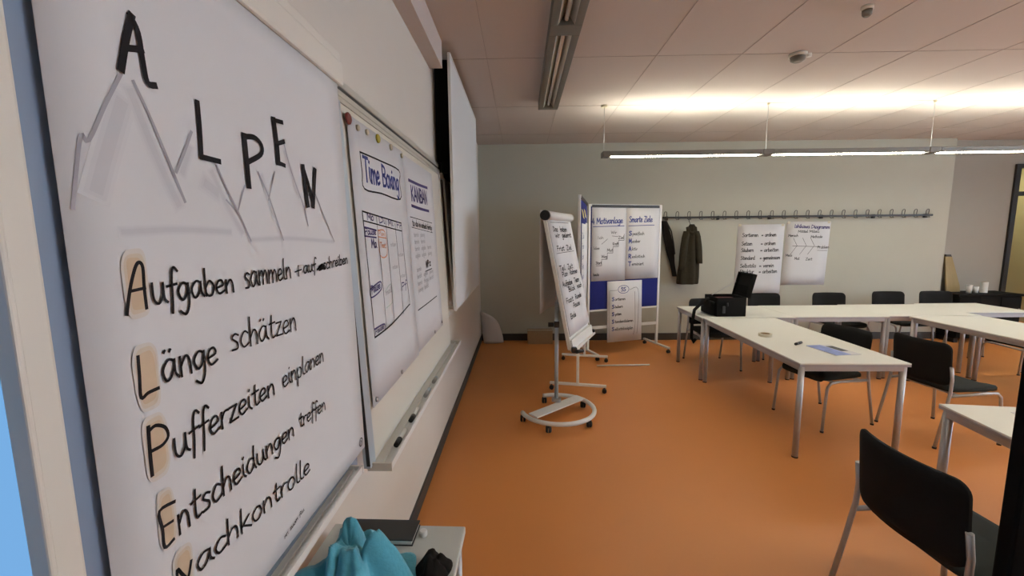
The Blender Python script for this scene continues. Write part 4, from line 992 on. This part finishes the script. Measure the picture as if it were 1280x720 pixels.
MB().tube([(-a-0.03, -0.02, 0.19), (-a-0.09, -0.04, 0.17), (-0.335-0.03, -0.05, 0.06), (-0.385, -0.05, -0.10), (-0.385, -0.05, -0.26), (-0.36, -0.05, -0.32), (-0.335, -0.05, -0.28)], 0.019, 10).build('shoulder_strap', M['case_black'], t)
def flat_paper(lab, x, y, rz, wx, wy, z=0.731, mt='paper', grp='papers lying on the tables'):
    t = thing('paper_sheet', lab, 'paper', (x, y, z), R(rz), grp)
    MB().bb(-wx/2, wx/2, -wy/2, wy/2, 0, 0.0015).build('sheet', M[mt], t); return t
flat_paper('white sheet of paper on the table left of the black case', 2.12, 5.06, 8, 0.10, 0.20)
flat_paper('white sheet of paper on the table at the right edge of the photo', 2.60, 1.98, -12, 0.21, 0.297)
t = thing('tape_roll', 'beige roll of tape on the table near the black case', 'tape', (2.22, 3.82, 0.731))
MB().ring((0, 0, 0), 0.055, 0.040, 0.025).build('tape_ring', M['tape'], t); MB().ring((0, 0, 0.001), 0.040, 0.037, 0.023).build('core', M['cardboard'], t)
t = thing('marker_pen', 'short dark marker lying between tape roll and magazine', 'marker', (2.34, 3.53, 0.742), R(35))
MB().cyl((0, 0, 0), 0.011, 0.07, 'X', 12).build('barrel', M['charcoal'], t); MB().cyl((-0.05, 0, 0), 0.0115, 0.035, 'X', 12).build('cap', M['black'], t)
t = thing('magazine', 'blue and white printed magazine lying on the table', 'magazine', (2.48, 3.34, 0.731), R(8))
MB().bb(-0.105, 0.105, -0.145, 0.145, 0, 0.004).build('pages', M['paper'], t); MB().bb(-0.105, 0.02, -0.145, 0.145, 0.0042, 0.0050).build('cover_print', M['magazine'], t)
m = MB(); m.bb(0.03, 0.09, -0.05, 0.10, 0.0042, 0.0048); m.build('cover_picture', M['charcoal'], t)

# ------------------------------------------------------------------ right end of the back wall
t = thing('sideboard', 'low black sideboard in front of the set back wall', 'sideboard', (7.02, 6.52, 0))
MB().bb(-0.56, 0.38, -0.20, 0.20, 0.70, 0.735, 0.004).build('top', M['case_black'], t); MB().bb(-0.54, 0.36, -0.185, 0.19, 0.07, 0.70).build('body', M['case_black'], t)
for k in range(3):
    d = MB().bb(-0.535+k*0.30, -0.245+k*0.30, -0.20, -0.186, 0.08, 0.69, 0.002).build('door', M['case_black'], t); MB().bb(-0.28+k*0.30, -0.27+k*0.30, -0.212, -0.20, 0.40, 0.52).build('handle', M['steel'], d)
for sx in (-0.5, 0.33): MB().bb(sx-0.03, sx+0.03, -0.17, 0.17, 0, 0.07).build('plinth', M['black'], t)
def cup(lab, x, y, r, h):
    t = thing('paper_cup', lab, 'cup', (x, y, 0.736), 0, 'cups on the sideboard')
    m = MB(); n = 20
    m.tube([(0, 0, 0), (0, 0, h)], [r*0.78, r], n, cap=False); m.tube([(0, 0, 0.002), (0, 0, 0.004)], [r*0.77, r*0.77], n); m.build('cup_wall', M['white_plastic'], t, sol=0.002)
    rr = MB(); rr.tube([(r*math.cos(2*PI*k/20), r*math.sin(2*PI*k/20), h) for k in range(20)], 0.003, 6, closed=True); rr.build('rim', M['white_plastic'], t)
cup('left white cup on the black sideboard, beside the tan board', 6.74, 6.46, 0.036, 0.12)
cup('middle white cup on the black sideboard', 6.86, 6.48, 0.032, 0.09)
t = thing('paper_roll', 'white paper towel roll standing right of the cups on the sideboard', 'paper roll', (7.00, 6.50, 0.736))
m = MB(); m.ring((0, 0, 0), 0.042, 0.02, 0.16); m.build('roll', M['white_plastic'], t); MB().ring((0, 0, 0.001), 0.0198, 0.017, 0.162).build('core', M['cardboard'], t)
t = thing('wooden_board', 'tan wooden board leaning upright on the left end of the sideboard', 'board', (6.565, 6.60, 0.737))
q = [(-0.015, 0.0), (0.19, 0.0), (0.19, 0.09), (0.105, 0.52), (0.085, 0.56), (0.02, 0.56), (0.0, 0.52)]
MB().slab([(x_, 0.10*z_/0.56, z_) for x_, z_ in q], (0, 0.02, 0)).build('plank', M['wood'], t)
MB().slab([(0.008, 0.0925, 0.535), (0.098, 0.0925, 0.535), (0.085, 0.098, 0.567), (0.018, 0.098, 0.567)], (0, 0.03, 0)).build('end_cap', M['charcoal'], t)

# ------------------------------------------------------------------ near left: small desk with towel
t = thing('side_table', 'small pale grey side table under the pen tray at the lower left', 'table', (-0.412, 0.98, 0), R(-1.5))
MB().bb(-0.195, 0.225, -0.40, 0.262, 0.728, 0.75, 0.003).build('tabletop', M['desk'], t)
for sx in (-0.17, 0.20):
    for sy in (-0.37, 0.235): MB().cyl((sx, sy, 0.365), 0.016, 0.726, 'Z', 12).build('leg', M['steel'], t)
t = thing('notebook', 'charcoal folder lying at the far edge of the side table', 'folder', (-0.425, 1.195, 0.751), R(-1.5))
MB().bb(-0.12, 0.10, -0.045, 0.045, 0.0, 0.003).build('back_cover', M['charcoal'], t); MB().bb(-0.118, 0.096, -0.043, 0.043, 0.003, 0.015).build('pages', M['white_plastic'], t); MB().bb(-0.12, 0.10, -0.045, 0.045, 0.015, 0.019, 0.001).build('cover', M['charcoal'], t)
t = thing('bottle_cap', 'small white cap beside the charcoal folder', 'cap', (-0.305, 1.195, 0.751))
MB().tube([(0, 0, 0), (0, 0, 0.012), (0, 0, 0.016)], [0.013, 0.0125, 0.010], 18).build('cap_shell', M['white_plastic'], t)
# crumpled turquoise towel
t = thing('towel', 'crumpled turquoise towel heaped on the side table', 'towel', (-0.437, 0.97, 0.752))
from mathutils import noise
def tow(u, v):
    a = 2*PI*u; r = v
    px, py = math.cos(a)*r, math.sin(a)*r
    nz = noise.noise(Vector((px*2.2, py*2.2, 1.7)))
    rid = 1-abs(noise.noise(Vector((px*1.35+5+0.5*nz, py*1.35, 0.3))))*2.4
    rd2 = 1-abs(noise.noise(Vector((px*2.6+2+nz, py*2.6+1, 4.4))))*2.0
    rr = (0.150+0.022*math.sin(4*a)+0.014*math.sin(9*a+1))*r
    z = 0.115*(1-r**2.2)+0.085*rid*(1-r**3)+0.030*rd2*(1-r**4)-0.03
    return (rr*math.cos(a)*1.0, rr*math.sin(a)*1.25, max(0.004, z))
m = MB(); nu, nv = 96, 26
V = [[m.bm.verts.new(tow(i/nu, max(0.02, j/nv))) for j in range(nv+1)] for i in range(nu)]
for i in range(nu):
    for j in range(nv):
        f_ = m.bm.faces.new((V[i][j], V[(i+1) % nu][j], V[(i+1) % nu][j+1], V[i][j+1])); f_.smooth = True
m.bm.faces.new([V[i][0] for i in range(nu)])
m.build('towel_cloth', M['towel'], t, sol=0.004)
t = thing('glove', 'small crumpled black cloth lying right of the turquoise towel', 'cloth', (-0.245, 1.04, 0.752))
def blob(u, v):
    a = 2*PI*u; r = v; nz = noise.noise(Vector((math.cos(a)*r*3, math.sin(a)*r*3, 8)))
    return (0.045*r*math.cos(a)*(1+0.2*math.sin(3*a)), 0.075*r*math.sin(a)*(1+0.15*math.sin(4*a)), max(0.003, 0.05*(1-r*r)*(1+0.6*nz)))
m = MB(); m.grid(blob, 40, 10); m.build('cloth', M['black_cloth'], t, sol=0.003)

# ------------------------------------------------------------------ tall black panel at the right edge
t = thing('partition_panel', 'tall plain black upright panel cut by the right edge of the photo', 'panel', (1.108, 0.90, 0), R(0))
MB().bb(0.0, 0.62, 0.0, 0.035, 0.03, 1.40, 0.006).build('panel', M['black_matte'], t)
for x in (0.06, 0.56): MB().bb(x-0.02, x+0.02, -0.16, 0.20, 0.0, 0.03, 0.004).build('foot', M['black'], t)
